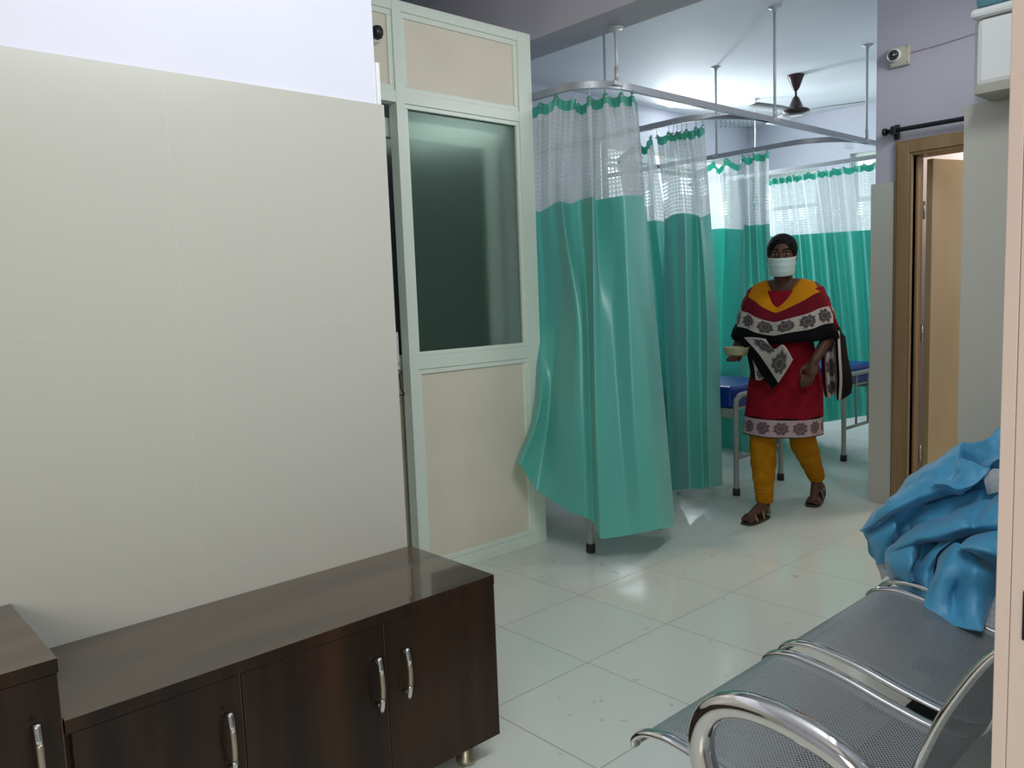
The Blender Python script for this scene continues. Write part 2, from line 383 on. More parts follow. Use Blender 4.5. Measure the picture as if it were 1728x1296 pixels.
CURTAIN_TWO = [[(-3.213,4.22,2.279),(-3.18,4.24,1.752),(-3.181,4.22,1.192),(-3.152,4.2,0.545),(-3.115,4.18,0.021)],[(-3.137,4.18,2.273),(-3.122,4.2,1.753),(-3.12,4.2,1.191),(-3.114,4.2,0.548),(-3.067,4.16,0.032)],[(-3.107,4.2,2.277),(-3.03,4.1,1.754),(-3.014,4.1,1.193),(-3.009,4.1,0.569),(-2.977,4.08,0.062)],[(-3.02,4.13,2.258),(-2.967,4.08,1.758),(-2.956,4.08,1.193),(-2.94,4.06,0.579),(-2.924,4.05,0.079)],[(-3.06,4.22,2.274),(-2.854,4.0,1.747),(-2.844,3.99,1.195),(-2.839,3.98,0.596),(-2.834,3.98,0.11)],[(-2.96,4.13,2.258),(-2.879,4.1,1.75),(-2.857,4.08,1.192),(-2.84,4.06,0.587),(-2.835,4.06,0.095)],[(-2.99,4.22,2.276),(-2.886,4.17,1.746),(-2.842,4.13,1.119),(-2.835,4.12,0.58),(-2.829,4.12,0.088)],[(-2.899,4.14,2.262),(-2.817,4.1,1.723),(-2.731,4.04,1.122),(-2.738,4.04,0.597),(-2.742,4.06,0.12)],[(-2.935,4.24,2.283),(-2.847,4.18,1.733),(-2.766,4.14,1.118),(-2.76,4.14,0.583),(-2.749,4.14,0.107)],[(-2.864,4.18,2.274),(-2.849,4.22,1.745),(-2.798,4.22,1.114),(-2.775,4.2,0.575),(-2.755,4.18,0.103)],[(-2.889,4.26,2.294),(-2.864,4.28,1.759),(-2.821,4.28,1.112),(-2.793,4.26,0.566),(-2.773,4.24,0.092)]]
CURTAIN_TWO_B = [[(-3.612,4.3,2.219),(-3.522,4.3,1.759),(-3.487,4.3,1.193),(-3.43,4.3,0.471),(-3.416,4.3,0.001)],[(-3.453,4.22,2.248),(-3.407,4.22,1.758),(-3.363,4.22,1.194),(-3.331,4.22,0.489),(-3.313,4.22,0.032)],[(-3.418,4.3,2.28),(-3.412,4.3,1.753),(-3.377,4.3,1.191),(-3.355,4.3,0.477),(-3.335,4.3,0.013)],[(-3.438,4.38,2.272),(-3.411,4.38,1.767),(-3.36,4.38,1.188),(-3.337,4.38,0.469),(-3.327,4.38,-0.0)],[(-3.345,4.3,2.291),(-3.296,4.3,1.758),(-3.222,4.3,1.189),(-3.208,4.3,0.49),(-3.198,4.3,0.034)],[(-3.358,4.36,2.314),(-3.256,4.36,1.748),(-3.192,4.36,1.186),(-3.181,4.36,0.484),(-3.175,4.36,0.026)]]
CURTAIN_THREE = [[(-3.918,5.62,2.267),(-3.869,5.62,1.781),(-3.849,5.62,1.15),(-3.841,5.62,0.517),(-3.837,5.62,-0.013)],[(-3.747,5.55,2.289),(-3.71,5.55,1.771),(-3.701,5.55,1.15),(-3.698,5.55,0.532),(-3.698,5.55,0.018)],[(-3.722,5.62,2.305),(-3.696,5.62,1.776),(-3.698,5.62,1.147),(-3.7,5.62,0.525),(-3.7,5.62,0.002)],[(-3.732,5.7,2.276),(-3.688,5.7,1.782),(-3.723,5.7,1.145),(-3.73,5.7,0.515),(-3.73,5.7,-0.014)],[(-3.64,5.66,2.323),(-3.63,5.66,1.772),(-3.593,5.66,1.144),(-3.577,5.66,0.527),(-3.565,5.66,-0.003)],[(-3.505,5.62,2.268),(-3.473,5.62,1.752),(-3.504,5.62,1.145),(-3.498,5.62,0.536),(-3.497,5.62,0.001)],[(-3.382,5.48,2.295),(-3.371,5.48,1.775),(-3.375,5.48,1.148),(-3.359,5.48,0.558),(-3.353,5.48,0.031)],[(-3.376,5.56,2.293),(-3.374,5.56,1.769),(-3.353,5.56,1.145),(-3.326,5.56,0.551),(-3.298,5.56,0.03)],[(-3.3,5.5,2.298),(-3.283,5.5,1.768),(-3.247,5.5,1.145),(-3.22,5.5,0.563),(-3.182,5.5,0.057)],[(-3.315,5.6,2.305),(-3.303,5.6,1.768),(-3.261,5.6,1.142),(-3.228,5.6,0.553),(-3.19,5.6,0.045)],[(-3.229,5.52,2.301),(-3.221,5.52,1.767),(-3.175,5.52,1.143),(-3.133,5.52,0.566),(-3.095,5.52,0.073)],[(-3.232,5.6,2.313),(-3.229,5.6,1.775),(-3.182,5.6,1.14),(-3.139,5.6,0.558),(-3.101,5.6,0.069)]]
CURTAIN_FOUR = [[(-3.92,6.71,2.271),(-3.91,6.71,1.754),(-3.895,6.71,1.106),(-3.88,6.71,0.431),(-3.869,6.71,-0.02)],[(-3.913,6.8,2.284),(-3.897,6.8,1.758),(-3.88,6.8,1.109),(-3.861,6.8,0.432),(-3.849,6.8,-0.02)],[(-3.838,6.71,2.272),(-3.811,6.71,1.752),(-3.789,6.71,1.115),(-3.766,6.71,0.451),(-3.75,6.71,0.009)],[(-3.861,6.8,2.285),(-3.821,6.8,1.757),(-3.796,6.8,1.116),(-3.77,6.8,0.448),(-3.753,6.8,0.004)],[(-3.775,6.71,2.272),(-3.73,6.71,1.75),(-3.699,6.71,1.122),(-3.667,6.71,0.469),(-3.646,6.71,0.035)],[(-3.797,6.8,2.285),(-3.746,6.8,1.755),(-3.706,6.8,1.123),(-3.664,6.8,0.468),(-3.637,6.8,0.032)],[(-3.713,6.71,2.272),(-3.657,6.71,1.748),(-3.611,6.71,1.13),(-3.563,6.71,0.488),(-3.532,6.71,0.063)],[(-3.734,6.8,2.286),(-3.672,6.8,1.754),(-3.621,6.8,1.13),(-3.569,6.8,0.485),(-3.534,6.8,0.057)],[(-3.645,6.71,2.273),(-3.579,6.71,1.747),(-3.525,6.71,1.137),(-3.469,6.71,0.505),(-3.432,6.71,0.087)],[(-3.649,6.8,2.286),(-3.582,6.8,1.752),(-3.525,6.8,1.138),(-3.467,6.8,0.503),(-3.428,6.8,0.083)],[(-3.546,6.71,2.274),(-3.475,6.71,1.745),(-3.419,6.71,1.145),(-3.361,6.71,0.524),(-3.323,6.71,0.114)],[(-3.533,6.8,2.287),(-3.456,6.8,1.749),(-3.4,6.8,1.148),(-3.341,6.8,0.526),(-3.303,6.8,0.114)],[(-3.417,6.71,2.274),(-3.346,6.71,1.742),(-3.291,6.71,1.154),(-3.234,6.71,0.547),(-3.196,6.71,0.145)],[(-3.41,6.8,2.288),(-3.354,6.8,1.747),(-3.288,6.8,1.157),(-3.221,6.8,0.547),(-3.176,6.8,0.145)],[(-3.318,6.722,2.277),(-3.274,6.722,1.741),(-3.209,6.722,1.161),(-3.142,6.722,0.563),(-3.098,6.722,0.169)],[(-3.292,6.785,2.286),(-3.237,6.785,1.744),(-3.178,6.785,1.164),(-3.116,6.785,0.566),(-3.076,6.785,0.171)],[(-3.19,6.722,2.278),(-3.126,6.722,1.738),(-3.075,6.722,1.171),(-3.022,6.722,0.584),(-2.987,6.722,0.196)],[(-3.144,6.785,2.288),(-3.09,6.785,1.741),(-3.044,6.785,1.174),(-2.996,6.785,0.587),(-2.965,6.785,0.198)],[(-3.051,6.722,2.279),(-3.017,6.722,1.736),(-2.969,6.722,1.178),(-2.921,6.722,0.602),(-2.888,6.722,0.22)],[(-3.021,6.785,2.288),(-2.991,6.785,1.739),(-2.941,6.785,1.182),(-2.89,6.785,0.606),(-2.857,6.785,0.224)],[(-2.921,6.722,2.28),(-2.886,6.722,1.733),(-2.841,6.722,1.188),(-2.794,6.722,0.624),(-2.763,6.722,0.251)],[(-2.862,6.785,2.289),(-2.818,6.785,1.735),(-2.776,6.785,1.194),(-2.732,6.785,0.633),(-2.704,6.785,0.262)]]
SHEET_BASE = [[(-1.145,2.56,0.497),(-1.112,2.54,0.449),(-1.078,2.52,0.417)],[(-1.114,2.6,0.557),(-1.081,2.56,0.476),(-1.042,2.52,0.388)],[(-1.05,2.62,0.633),(-1.013,2.56,0.502),(-0.985,2.48,0.387)],[(-0.985,2.66,0.71),(-0.945,2.56,0.546),(-0.897,2.44,0.384)],[(-0.892,2.68,0.78),(-0.87,2.58,0.586),(-0.804,2.4,0.385)],[(-0.823,2.68,0.811),(-0.787,2.58,0.601),(-0.723,2.36,0.402)],[(-0.772,2.68,0.851),(-0.732,2.58,0.611),(-0.663,2.36,0.408)],[(-0.721,2.68,0.834),(-0.679,2.58,0.62),(-0.615,2.36,0.447)]]
SHEET_TOP = [[(-1.123,2.5,0.517),(-1.105,2.47,0.522),(-1.097,2.46,0.529),(-1.096,2.48,0.514)],[(-1.102,2.53,0.567),(-1.065,2.46,0.583),(-1.048,2.44,0.577),(-1.063,2.48,0.555)],[(-1.066,2.55,0.614),(-1.016,2.45,0.635),(-0.996,2.42,0.621),(-1.021,2.48,0.587)],[(-1.036,2.57,0.65),(-0.981,2.46,0.669),(-0.954,2.43,0.65),(-0.975,2.49,0.617)],[(-1.015,2.6,0.691),(-0.954,2.49,0.702),(-0.913,2.44,0.678),(-0.929,2.5,0.645)],[(-0.959,2.62,0.738),(-0.913,2.51,0.74),(-0.867,2.46,0.704),(-0.865,2.5,0.674)],[(-0.913,2.63,0.778),(-0.87,2.53,0.771),(-0.849,2.48,0.725),(-0.825,2.48,0.689)],[(-0.88,2.64,0.806),(-0.849,2.52,0.775),(-0.846,2.5,0.734),(-0.811,2.46,0.7)],[(-0.867,2.62,0.812),(-0.867,2.6,0.766),(-0.84,2.56,0.729),(-0.795,2.5,0.727)],[(-0.829,2.6,0.822),(-0.818,2.57,0.788),(-0.793,2.54,0.768),(-0.763,2.5,0.765)],[(-0.791,2.58,0.834),(-0.77,2.56,0.812),(-0.754,2.54,0.795),(-0.732,2.5,0.793)],[(-0.779,2.6,0.856),(-0.757,2.58,0.833),(-0.741,2.56,0.816),(-0.719,2.52,0.803)],[(-0.76,2.62,0.872),(-0.739,2.6,0.843),(-0.717,2.58,0.815),(-0.696,2.54,0.791)]]
SHEET_CUFF = [[(-0.887,2.44,0.723),(-0.875,2.42,0.718),(-0.872,2.43,0.71),(-0.876,2.47,0.7)],[(-0.868,2.46,0.723),(-0.852,2.43,0.724),(-0.848,2.43,0.718),(-0.852,2.46,0.7)],[(-0.854,2.48,0.725),(-0.838,2.45,0.721),(-0.821,2.43,0.711),(-0.812,2.44,0.699)],[(-0.844,2.5,0.762),(-0.812,2.46,0.745),(-0.785,2.44,0.731),(-0.771,2.45,0.742)],[(-0.847,2.52,0.781),(-0.801,2.5,0.779),(-0.769,2.48,0.775),(-0.75,2.48,0.775)]]
SHEET_LEFT = [[(-1.107,2.5,0.509),(-1.081,2.47,0.482),(-1.068,2.47,0.451),(-1.067,2.48,0.425)],[(-1.071,2.48,0.546),(-1.049,2.45,0.521),(-1.04,2.45,0.48),(-1.032,2.47,0.445)],[(-1.012,2.47,0.596),(-0.995,2.44,0.57),(-1.007,2.46,0.515),(-1.019,2.48,0.465)],[(-1.008,2.48,0.601),(-1.004,2.48,0.553),(-1.006,2.5,0.524),(-1.0,2.5,0.495)],[(-0.946,2.48,0.641),(-0.978,2.5,0.583),(-0.989,2.5,0.545),(-0.977,2.5,0.511)],[(-0.919,2.5,0.659),(-0.953,2.52,0.596),(-0.958,2.52,0.568),(-0.933,2.5,0.538)]]
SHEET_DARK = [[(-1.031,2.56,0.536),(-1.011,2.54,0.52),(-0.977,2.5,0.511)],[(-0.958,2.52,0.607),(-0.937,2.48,0.589),(-0.913,2.46,0.569)],[(-0.881,2.5,0.659),(-0.854,2.47,0.635),(-0.823,2.44,0.625)],[(-0.824,2.5,0.686),(-0.787,2.48,0.667),(-0.745,2.44,0.671)],[(-0.764,2.5,0.712),(-0.721,2.47,0.707),(-0.683,2.45,0.712)]]
SHEET_MIDDLE = [[(-1.012,2.42,0.492),(-1.005,2.4,0.47),(-1.005,2.41,0.438),(-1.01,2.45,0.405)],[(-1.003,2.44,0.505),(-0.969,2.35,0.491),(-0.963,2.35,0.445),(-0.976,2.42,0.394)],[(-0.973,2.46,0.54),(-0.937,2.33,0.509),(-0.927,2.32,0.451),(-0.936,2.38,0.394)],[(-0.932,2.48,0.579),(-0.9,2.33,0.534),(-0.891,2.3,0.47),(-0.894,2.34,0.403)],[(-0.873,2.41,0.545),(-0.903,2.38,0.486),(-0.908,2.36,0.456),(-0.859,2.31,0.418)],[(-0.841,2.38,0.567),(-0.862,2.34,0.528),(-0.864,2.32,0.477),(-0.845,2.3,0.426)],[(-0.795,2.36,0.592),(-0.833,2.33,0.548),(-0.846,2.34,0.504),(-0.827,2.32,0.43)]]
SHEET_BAND = [[(-1.007,2.42,0.49),(-1.001,2.4,0.497),(-0.989,2.39,0.501),(-0.99,2.41,0.497)],[(-0.99,2.46,0.527),(-0.948,2.38,0.545),(-0.93,2.36,0.541),(-0.941,2.4,0.519)],[(-0.95,2.47,0.566),(-0.896,2.36,0.583),(-0.869,2.33,0.579),(-0.883,2.38,0.549)],[(-0.896,2.47,0.605),(-0.837,2.35,0.619),(-0.811,2.32,0.604),(-0.829,2.38,0.569)],[(-0.833,2.47,0.639),(-0.786,2.36,0.648),(-0.758,2.32,0.63),(-0.774,2.37,0.592)],[(-0.764,2.47,0.684),(-0.76,2.4,0.644),(-0.745,2.34,0.628),(-0.747,2.36,0.607)],[(-0.742,2.46,0.695),(-0.722,2.38,0.682),(-0.722,2.34,0.643),(-0.719,2.36,0.618)],[(-0.718,2.46,0.715),(-0.694,2.38,0.698),(-0.686,2.34,0.66),(-0.687,2.36,0.63)],[(-0.681,2.46,0.732),(-0.664,2.4,0.704),(-0.661,2.38,0.656),(-0.656,2.38,0.631)]]
SHEET_FRONT = [[(-0.841,2.36,0.53),(-0.823,2.29,0.511),(-0.825,2.25,0.472),(-0.822,2.21,0.439),(-0.814,2.18,0.416)],[(-0.807,2.34,0.565),(-0.791,2.26,0.537),(-0.794,2.225,0.487),(-0.794,2.2,0.441),(-0.785,2.175,0.414)],[(-0.776,2.32,0.587),(-0.76,2.26,0.544),(-0.769,2.235,0.48),(-0.763,2.205,0.437),(-0.752,2.17,0.417)],[(-0.753,2.31,0.575),(-0.737,2.25,0.541),(-0.763,2.26,0.469),(-0.748,2.22,0.437),(-0.726,2.17,0.417)],[(-0.727,2.3,0.573),(-0.711,2.24,0.545),(-0.725,2.23,0.482),(-0.714,2.2,0.447),(-0.693,2.165,0.419)],[(-0.714,2.32,0.56),(-0.695,2.26,0.538),(-0.699,2.235,0.487),(-0.691,2.205,0.452),(-0.666,2.165,0.422)],[(-0.697,2.34,0.548),(-0.683,2.29,0.528),(-0.685,2.27,0.481),(-0.681,2.24,0.449),(-0.672,2.2,0.423)],[(-0.667,2.38,0.544),(-0.664,2.34,0.508),(-0.675,2.32,0.464),(-0.682,2.3,0.442),(-0.686,2.27,0.423)]]
SHEET_FLAP = [[(-0.764,2.28,0.593),(-0.749,2.26,0.598),(-0.745,2.27,0.593),(-0.748,2.3,0.581)],[(-0.742,2.33,0.613),(-0.716,2.25,0.613),(-0.708,2.24,0.599),(-0.713,2.28,0.579)],[(-0.716,2.35,0.626),(-0.688,2.27,0.619),(-0.676,2.24,0.603),(-0.683,2.27,0.577)],[(-0.687,2.36,0.638),(-0.665,2.29,0.619),(-0.656,2.26,0.598),(-0.661,2.28,0.569)],[(-0.656,2.38,0.641),(-0.639,2.32,0.617),(-0.63,2.29,0.596),(-0.632,2.3,0.563)]]
SHEER_A = [[(-0.764,2.47,0.742),(-0.758,2.46,0.726),(-0.755,2.47,0.698)],[(-0.75,2.48,0.767),(-0.741,2.46,0.745),(-0.737,2.46,0.707)],[(-0.726,2.48,0.773),(-0.72,2.47,0.746),(-0.714,2.46,0.716)],[(-0.703,2.5,0.773),(-0.7,2.49,0.745),(-0.696,2.48,0.72)]]
SHEER_B = [[(-0.683,2.3,0.468),(-0.686,2.27,0.434),(-0.68,2.23,0.411)],[(-0.665,2.3,0.472),(-0.668,2.27,0.438),(-0.66,2.23,0.407)],[(-0.648,2.32,0.471),(-0.643,2.29,0.439),(-0.635,2.25,0.398)]]
SHEER_C = [[(-1.076,2.5,0.418),(-1.066,2.5,0.4),(-1.05,2.48,0.379)],[(-1.055,2.5,0.424),(-1.046,2.49,0.407),(-1.03,2.47,0.398)],[(-1.034,2.5,0.414),(-1.019,2.48,0.397),(-1.002,2.46,0.386)]]
DUP_FRONT = [[(-2.49,3.98,1.018),(-2.38,3.92,0.933),(-2.304,3.9,0.841),(-2.238,3.9,0.761)],[(-2.454,3.97,1.026),(-2.332,3.9,0.949),(-2.254,3.88,0.87),(-2.195,3.88,0.791)],[(-2.405,3.95,1.031),(-2.282,3.9,0.969),(-2.213,3.87,0.895),(-2.166,3.87,0.825)],[(-2.335,3.93,1.03),(-2.235,3.89,0.977),(-2.179,3.87,0.927),(-2.141,3.88,0.868)],[(-2.287,3.92,1.025),(-2.227,3.9,0.97),(-2.161,3.88,0.998),(-2.108,3.88,0.922)]]
DUP_SMALL = [[(-2.433,3.96,0.978),(-2.4,3.94,0.892),(-2.379,3.93,0.815)],[(-2.391,3.95,0.947),(-2.337,3.92,0.87),(-2.33,3.92,0.799)],[(-2.342,3.94,0.9),(-2.295,3.92,0.846),(-2.288,3.92,0.82)]]
DUP_SIDE = [[(-2.133,4.22,1.047),(-2.115,4.2,0.919),(-2.098,4.18,0.792),(-2.084,4.18,0.702)],[(-2.089,4.2,1.061),(-2.057,4.15,0.925),(-2.04,4.13,0.8),(-2.033,4.13,0.698)],[(-2.066,4.22,1.073),(-2.049,4.2,0.921),(-2.041,4.2,0.793),(-2.034,4.2,0.722)],[(-2.03,4.2,1.061),(-1.989,4.13,0.928),(-1.977,4.12,0.804),(-1.982,4.12,0.69)],[(-2.013,4.22,1.041),(-1.984,4.18,0.924),(-1.964,4.16,0.801),(-1.969,4.16,0.699)],[(-2.012,4.26,1.02),(-1.989,4.24,0.92),(-1.953,4.22,0.795),(-1.959,4.22,0.719)]]

# ------------------------------------------------------------------ the room
struct(bxo('floor', (-4.95, 1.6, -2.6, 8.05, -0.1, 0), M['floor']))
struct(bxo('ceiling', (-4.95, 1.6, -2.6, 8.05, 3.0, 3.1), M['ceiling']))
wl = struct(bxo('wall_left', (-2.17, -2.062, -2.5, 1.376, 0, 3.0), M['paint']))
bxo('tile_cladding', (-2.062, -2.05, -2.5, 1.394, 0, 1.875), M['tile_left'], wl, 0.0015)
bxo('corner_strip', (-2.17, -2.054, 1.376, 1.388, 1.875, 1.995), M['white_plastic'], wl, 0.002)
bxo('edge_strip', (-2.17, -2.062, 1.376, 1.392, 0, 1.875), M['white_plastic'], wl, 0.001)
struct(bxo('wall_office_back', (-4.95, -4.85, -2.5, 2.8, 0, 3.0), M['dark_room']))
struct(bxo('wall_office_divider', (-4.85, -3.075, 2.80, 2.90, 0, 2.6), M['paint']))
struct(bxo('wall_office_near', (-4.85, -2.17, 0.0, 0.1, 0, 3.0), M['dark_room']))
struct(bxo('wall_ward_left', (-4.95, -4.80, 2.9, 8.05, 0, 3.0), M['paint']))
# back wall of the ward with two window recesses
bm = bmesh.new()
box(bm, -4.8, -4.62, 7.9, 8.05, 0, 3.0); box(bm, -4.62, -4.02, 7.9, 8.05, 0, 1.0); box(bm, -4.62, -4.02, 7.9, 8.05, 2.47, 3.0)
box(bm, -4.02, -3.70, 7.9, 8.05, 0, 3.0); box(bm, -3.70, -2.7, 7.9, 8.05, 0, 1.0); box(bm, -3.70, -2.7, 7.9, 8.05, 2.56, 3.0)
box(bm, -2.7, -1.95, 7.9, 8.05, 0, 3.0)
struct(finish('wall_ward_back', bm, M['paint']))
for n, (x0, x1, z1) in enumerate(((-4.62, -4.02, 2.47), (-3.70, -2.7, 2.56))):
    w = struct(bxo('window_%d' % (n+2), (x0, x1, 8.0, 8.01, 1.0, z1), M['window_glow']))
    bm = bmesh.new()
    box(bm, x0, x0+0.05, 7.96, 8.0, 1.0, z1); box(bm, x1-0.05, x1, 7.96, 8.0, 1.0, z1)
    box(bm, x0+0.05, x1-0.05, 7.96, 8.0, 1.0, 1.05); box(bm, x0+0.05, x1-0.05, 7.96, 8.0, z1-0.05, z1)
    box(bm, x0+0.05, x1-0.05, 7.965, 8.0, 2.10, 2.14)
    finish('window_frame', bm, M['aluminium'], w, bevel=0.003)
w = struct(bxo('window_1', (-4.798, -4.790, 5.5, 7.55, 1.0, 2.60), M['window_glow']))
bm = bmesh.new()
for y in (5.5, 6.15, 6.83, 7.5): box(bm, -4.80, -4.755, y, y+0.05, 1.0, 2.60)
for z in (1.0, 2.40, 2.455, 2.56): box(bm, -4.79, -4.757, 5.55, 7.5, z, z+(0.04 if z != 2.455 else 0.025))
finish('window_frame', bm, M['aluminium'], w, bevel=0.003)
struct(bxo('trim_1', (-4.80, -1.0, 3.01, 3.26, 2.60, 3.0), M['grey_paint'], bevel=0.004))
wr = struct(bxo('wall_ward_right', (-2.08, -1.95, 4.77, 7.9, 0, 3.0), M['grey_paint']))
wt = bxo('tile_cladding', (-2.10, -1.97, 4.756, 7.9, 0, 1.865), M['tile_right'], wr, 0.002)
wd = bmesh.new()
box(wd, -1.95, -1.85, 4.77, 4.90, 2.0, 3.0); box(wd, -1.95, -1.87, 4.77, 4.90, 0, 2.0)
box(wd, -1.85, -1.0, 4.77, 4.90, 2.0, 3.0)
struct(finish('wall_door_side', wd, M['grey_paint']))
wp = struct(bxo('wall_right', (-0.98, 1.5, 2.97, 4.77, 0, 3.0), M['paint'], bevel=0.003))
bxo('tile_cladding', (-1.0, 1.5, 2.95, 2.97, 0, 1.865), M['tile_right'], wp, 0.002)
bxo('tile_cladding', (-1.0, -0.98, 2.97, 4.77, 0, 1.865), M['tile_right'], wp)
struct(bxo('wall_waiting_right', (0.05, 0.15, 0.72, 2.95, 0, 3.0), M['paint']))
struct(bxo('wall_lobby_right', (1.5, 1.6, -2.6, 4.9, 0, 3.0), M['paint']))
struct(bxo('wall_behind', (-2.17, 1.5, -2.6, -2.5, 0, 3.0), M['paint']))
# the small room behind the open door
bm = bmesh.new()
box(bm, -1.95, -0.2, 6.6, 6.7, 0, 3.0); box(bm, -0.3, -0.2, 4.90, 6.6, 0, 3.0)
struct(finish('wall_side_room', bm, M['paint']))
tj = struct(bxo('trim_2', (-0.1397, 0.25, 0.50, 0.62, 0, 3.0), M['pink'], bevel=0.0006), 'pink beige door jamb at the right edge of the view')
bxo('door_stop', (-0.1475, -0.1400, 0.5005, 0.62, 0, 3.0), M['pink'], tj, 0.0006)
bxo('strike_plate', (-0.1335, -0.10, 0.4985, 0.53, 1.098, 1.127), M['black'], tj, 0.001)

# ------------------------------------------------------------------ aluminium partition
pt = thing('office_partition', 'pale aluminium partition with a frosted window between cream panels', 'partition', (-3.03, 2.5, 0))
def pb(name, dims, m, bevel=0.0015):
    x0, x1, y0, y1, z0, z1 = dims
    return bxo(name, (x0+3.03, x1+3.03, y0-2.5, y1-2.5, z0, z1), m, pt, bevel)
def pmulti(name, lst, m, bevel=0.0015):
    bm = bmesh.new()
    for x0, x1, y0, y1, z0, z1 in lst: box(bm, x0+3.03, x1+3.03, y0-2.5, y1-2.5, z0, z1)
    return finish(name, bm, m, pt, bevel=bevel)
pb('post', (-3.07, -3.01, 2.112, 2.157, 0, 2.60), M['aluminium'])
pb('post', (-3.07, -3.01, 2.852, 2.940, 0, 2.60), M['aluminium'])
pb('post', (-3.07, -3.01, 1.05, 1.095, 0, 2.60), M['aluminium'])
pmulti('rail', [(-3.07, -3.012, 2.157, 2.852, 2.555, 2.60)], M['aluminium'])
pmulti('rail', [(-3.07, -3.012, 2.157, 2.852, 2.165, 2.215)], M['aluminium'])
pmulti('rail', [(-3.07, -3.012, 2.157, 2.852, 0.985, 1.045)], M['aluminium'])
pmulti('rail', [(-3.07, -3.012, 2.157, 2.852, 0.0, 0.055)], M['aluminium'])
pmulti('rail', [(-3.07, -3.012, 1.095, 2.112, 2.555, 2.60)], M['aluminium'])
pmulti('rail', [(-3.07, -3.012, 1.095, 2.112, 2.165, 2.215)], M['aluminium'])
def bead(y0, y1, z0, z1, w=0.024):
    x0, x1 = -3.035, -3.018
    pmulti('bead', [(x0, x1, y0, y1, z1-w, z1), (x0, x1, y0, y1, z0, z0+w), (x0, x1, y0, y0+w, z0+w, z1-w), (x0, x1, y1-w, y1, z0+w, z1-w)], M['aluminium'], 0.003)
pb('cream_panel', (-3.045, -3.028, 2.157, 2.852, 2.215, 2.555), M['cream'], 0)
pb('cream_panel', (-3.045, -3.028, 1.095, 2.112, 2.215, 2.555), M['cream'], 0)
pb('cream_panel', (-3.045, -3.028, 2.157, 2.852, 0.055, 0.985), M['cream'], 0)
bead(2.157, 2.852, 2.215, 2.555); bead(1.095, 2.112, 2.215, 2.555); bead(2.157, 2.852, 0.055, 0.985); bead(2.157, 2.852, 1.045, 2.165, 0.02)
gp = pb('window_pane', (-3.0405, -3.0365, 2.170, 2.84, 1.055, 2.155), M['frosted'], 0)
gp['label'] = 'frosted greenish glass pane'
# sliding door leaf behind the partition
dl = struct(bxo('door_1', (-3.15, -3.115, 1.95, 2.05, 0.0, 2.19), M['aluminium'], bevel=0.002))
bm = bmesh.new()
box(bm, -3.15, -3.115, 2.70, 2.785, 0.0, 2.12); box(bm, -3.15, -3.115, 2.05, 2.70, 2.035, 2.12)
box(bm, -3.15, -3.115, 2.05, 2.70, 0.97, 1.05); box(bm, -3.15, -3.115, 2.05, 2.70, 0, 0.08)
finish('door_frame', bm, M['white_plastic'], dl, bevel=0.002)
bxo('door_panel', (-3.14, -3.125, 2.05, 2.70, 0.08, 0.97), M['cream'], dl)
bxo('door_glass', (-3.136, -3.130, 2.05, 2.70, 1.05, 2.035), M['dark_glass'], dl)
# latch plate and hook on the door opening
lt = thing('door_latch', 'white door latch plate with black hook beside the wall end', 'latch', (-3.088, 2.088, 1.0))
bxo('latch_plate', (-0.027, 0.017, -0.028, 0.012, 0.02, 0.16), M['white_plastic'], lt, 0.004)
bxo('latch_plate', (-0.027, 0.017, -0.024, 0.012, -0.02, 0.005), M['white_plastic'], lt, 0.003)
bm = bmesh.new()
tube(bm, catmull([(0.02, -0.018, -0.005), (0.03, -0.008, -0.012), (0.034, 0.006, -0.022), (0.028, -0.002, -0.034), (0.028, 0.0, -0.06), (0.03, 0.002, -0.10), (0.034, 0.016, -0.125), (0.032, -0.02, -0.126)], 5), 0.0028, 8)
finish('hook', bm, M['black'], lt)
# black camera on the transom
cm = thing('dome_camera', 'small black camera on the cream panel above the left wall end', 'camera', (-3.01, 2.012, 2.43))
bm = bmesh.new(); lathe(bm, [(0.0, -0.028), (0.018, -0.022), (0.026, -0.006), (0.026, 0.012), (0.018, 0.026), (0, 0.03)], (0.028, 0, 0), 18)
finish('camera_body', bm, M['black'], cm)
bxo('camera_bracket', (-0.028, 0.02, -0.012, 0.012, -0.035, -0.015), M['white_plastic'], cm, 0.002)

# ------------------------------------------------------------------ right-hand door, rod, cctv, cable
dr = struct(thing('door_2', 'brown framed doorway with a tan door standing open', 'door', (-1.9, 4.77, 0)))
if 'category' in dr: del dr['category']
bm = bmesh.new()
box(bm, -0.063, 0.030, -0.025, 0.14, 0, 2.083); box(bm, 0.030, 0.79, -0.025, 0.14, 1.995, 2.083); box(bm, 0.79, 0.88, -0.025, 0.14, 0, 2.083)
box(bm, 0.030, 0.045, 0.03, 0.10, 0, 1.995); box(bm, -0.048, 0.018, -0.033, -0.025, 0, 2.068); box(bm, 0.018, 0.79, -0.033, -0.025, 2.01, 2.068)
finish('door_frame', bm, M['door_frame'], dr, bevel=0.004)
lf = bmesh.new(); box(lf, 0, 0.74, -0.02, 0.02, 0.01, 1.985)
lf = finish('door_leaf', lf, M['door_leaf'], dr, bevel=0.002)
lf.location = (0.062, 0.145, 0); lf.rotation_euler = (0, 0, math.radians(72))
bm = bmesh.new()
for z in (0.3, 1.0, 1.7): tube(bm, [(0.045, 0.118, z-0.05), (0.045, 0.118, z+0.05)], 0.007, 8)
finish('hinge', bm, M['steel'], dr)
rd = thing('curtain_rod', 'black rod mounted above the brown doorway', 'rod', (-1.97, 4.72, 2.14))
bm = bmesh.new(); tube(bm, [(-0.03, 0, 0.0), (0.96, 0, 0.0)], 0.0125, 14); finish('rod', bm, M['black'], rd)
bm = bmesh.new(); tube(bm, [(-0.048, 0, 0), (-0.03, 0, 0)], 0.02, 14); finish('finial', bm, M['black'], rd)
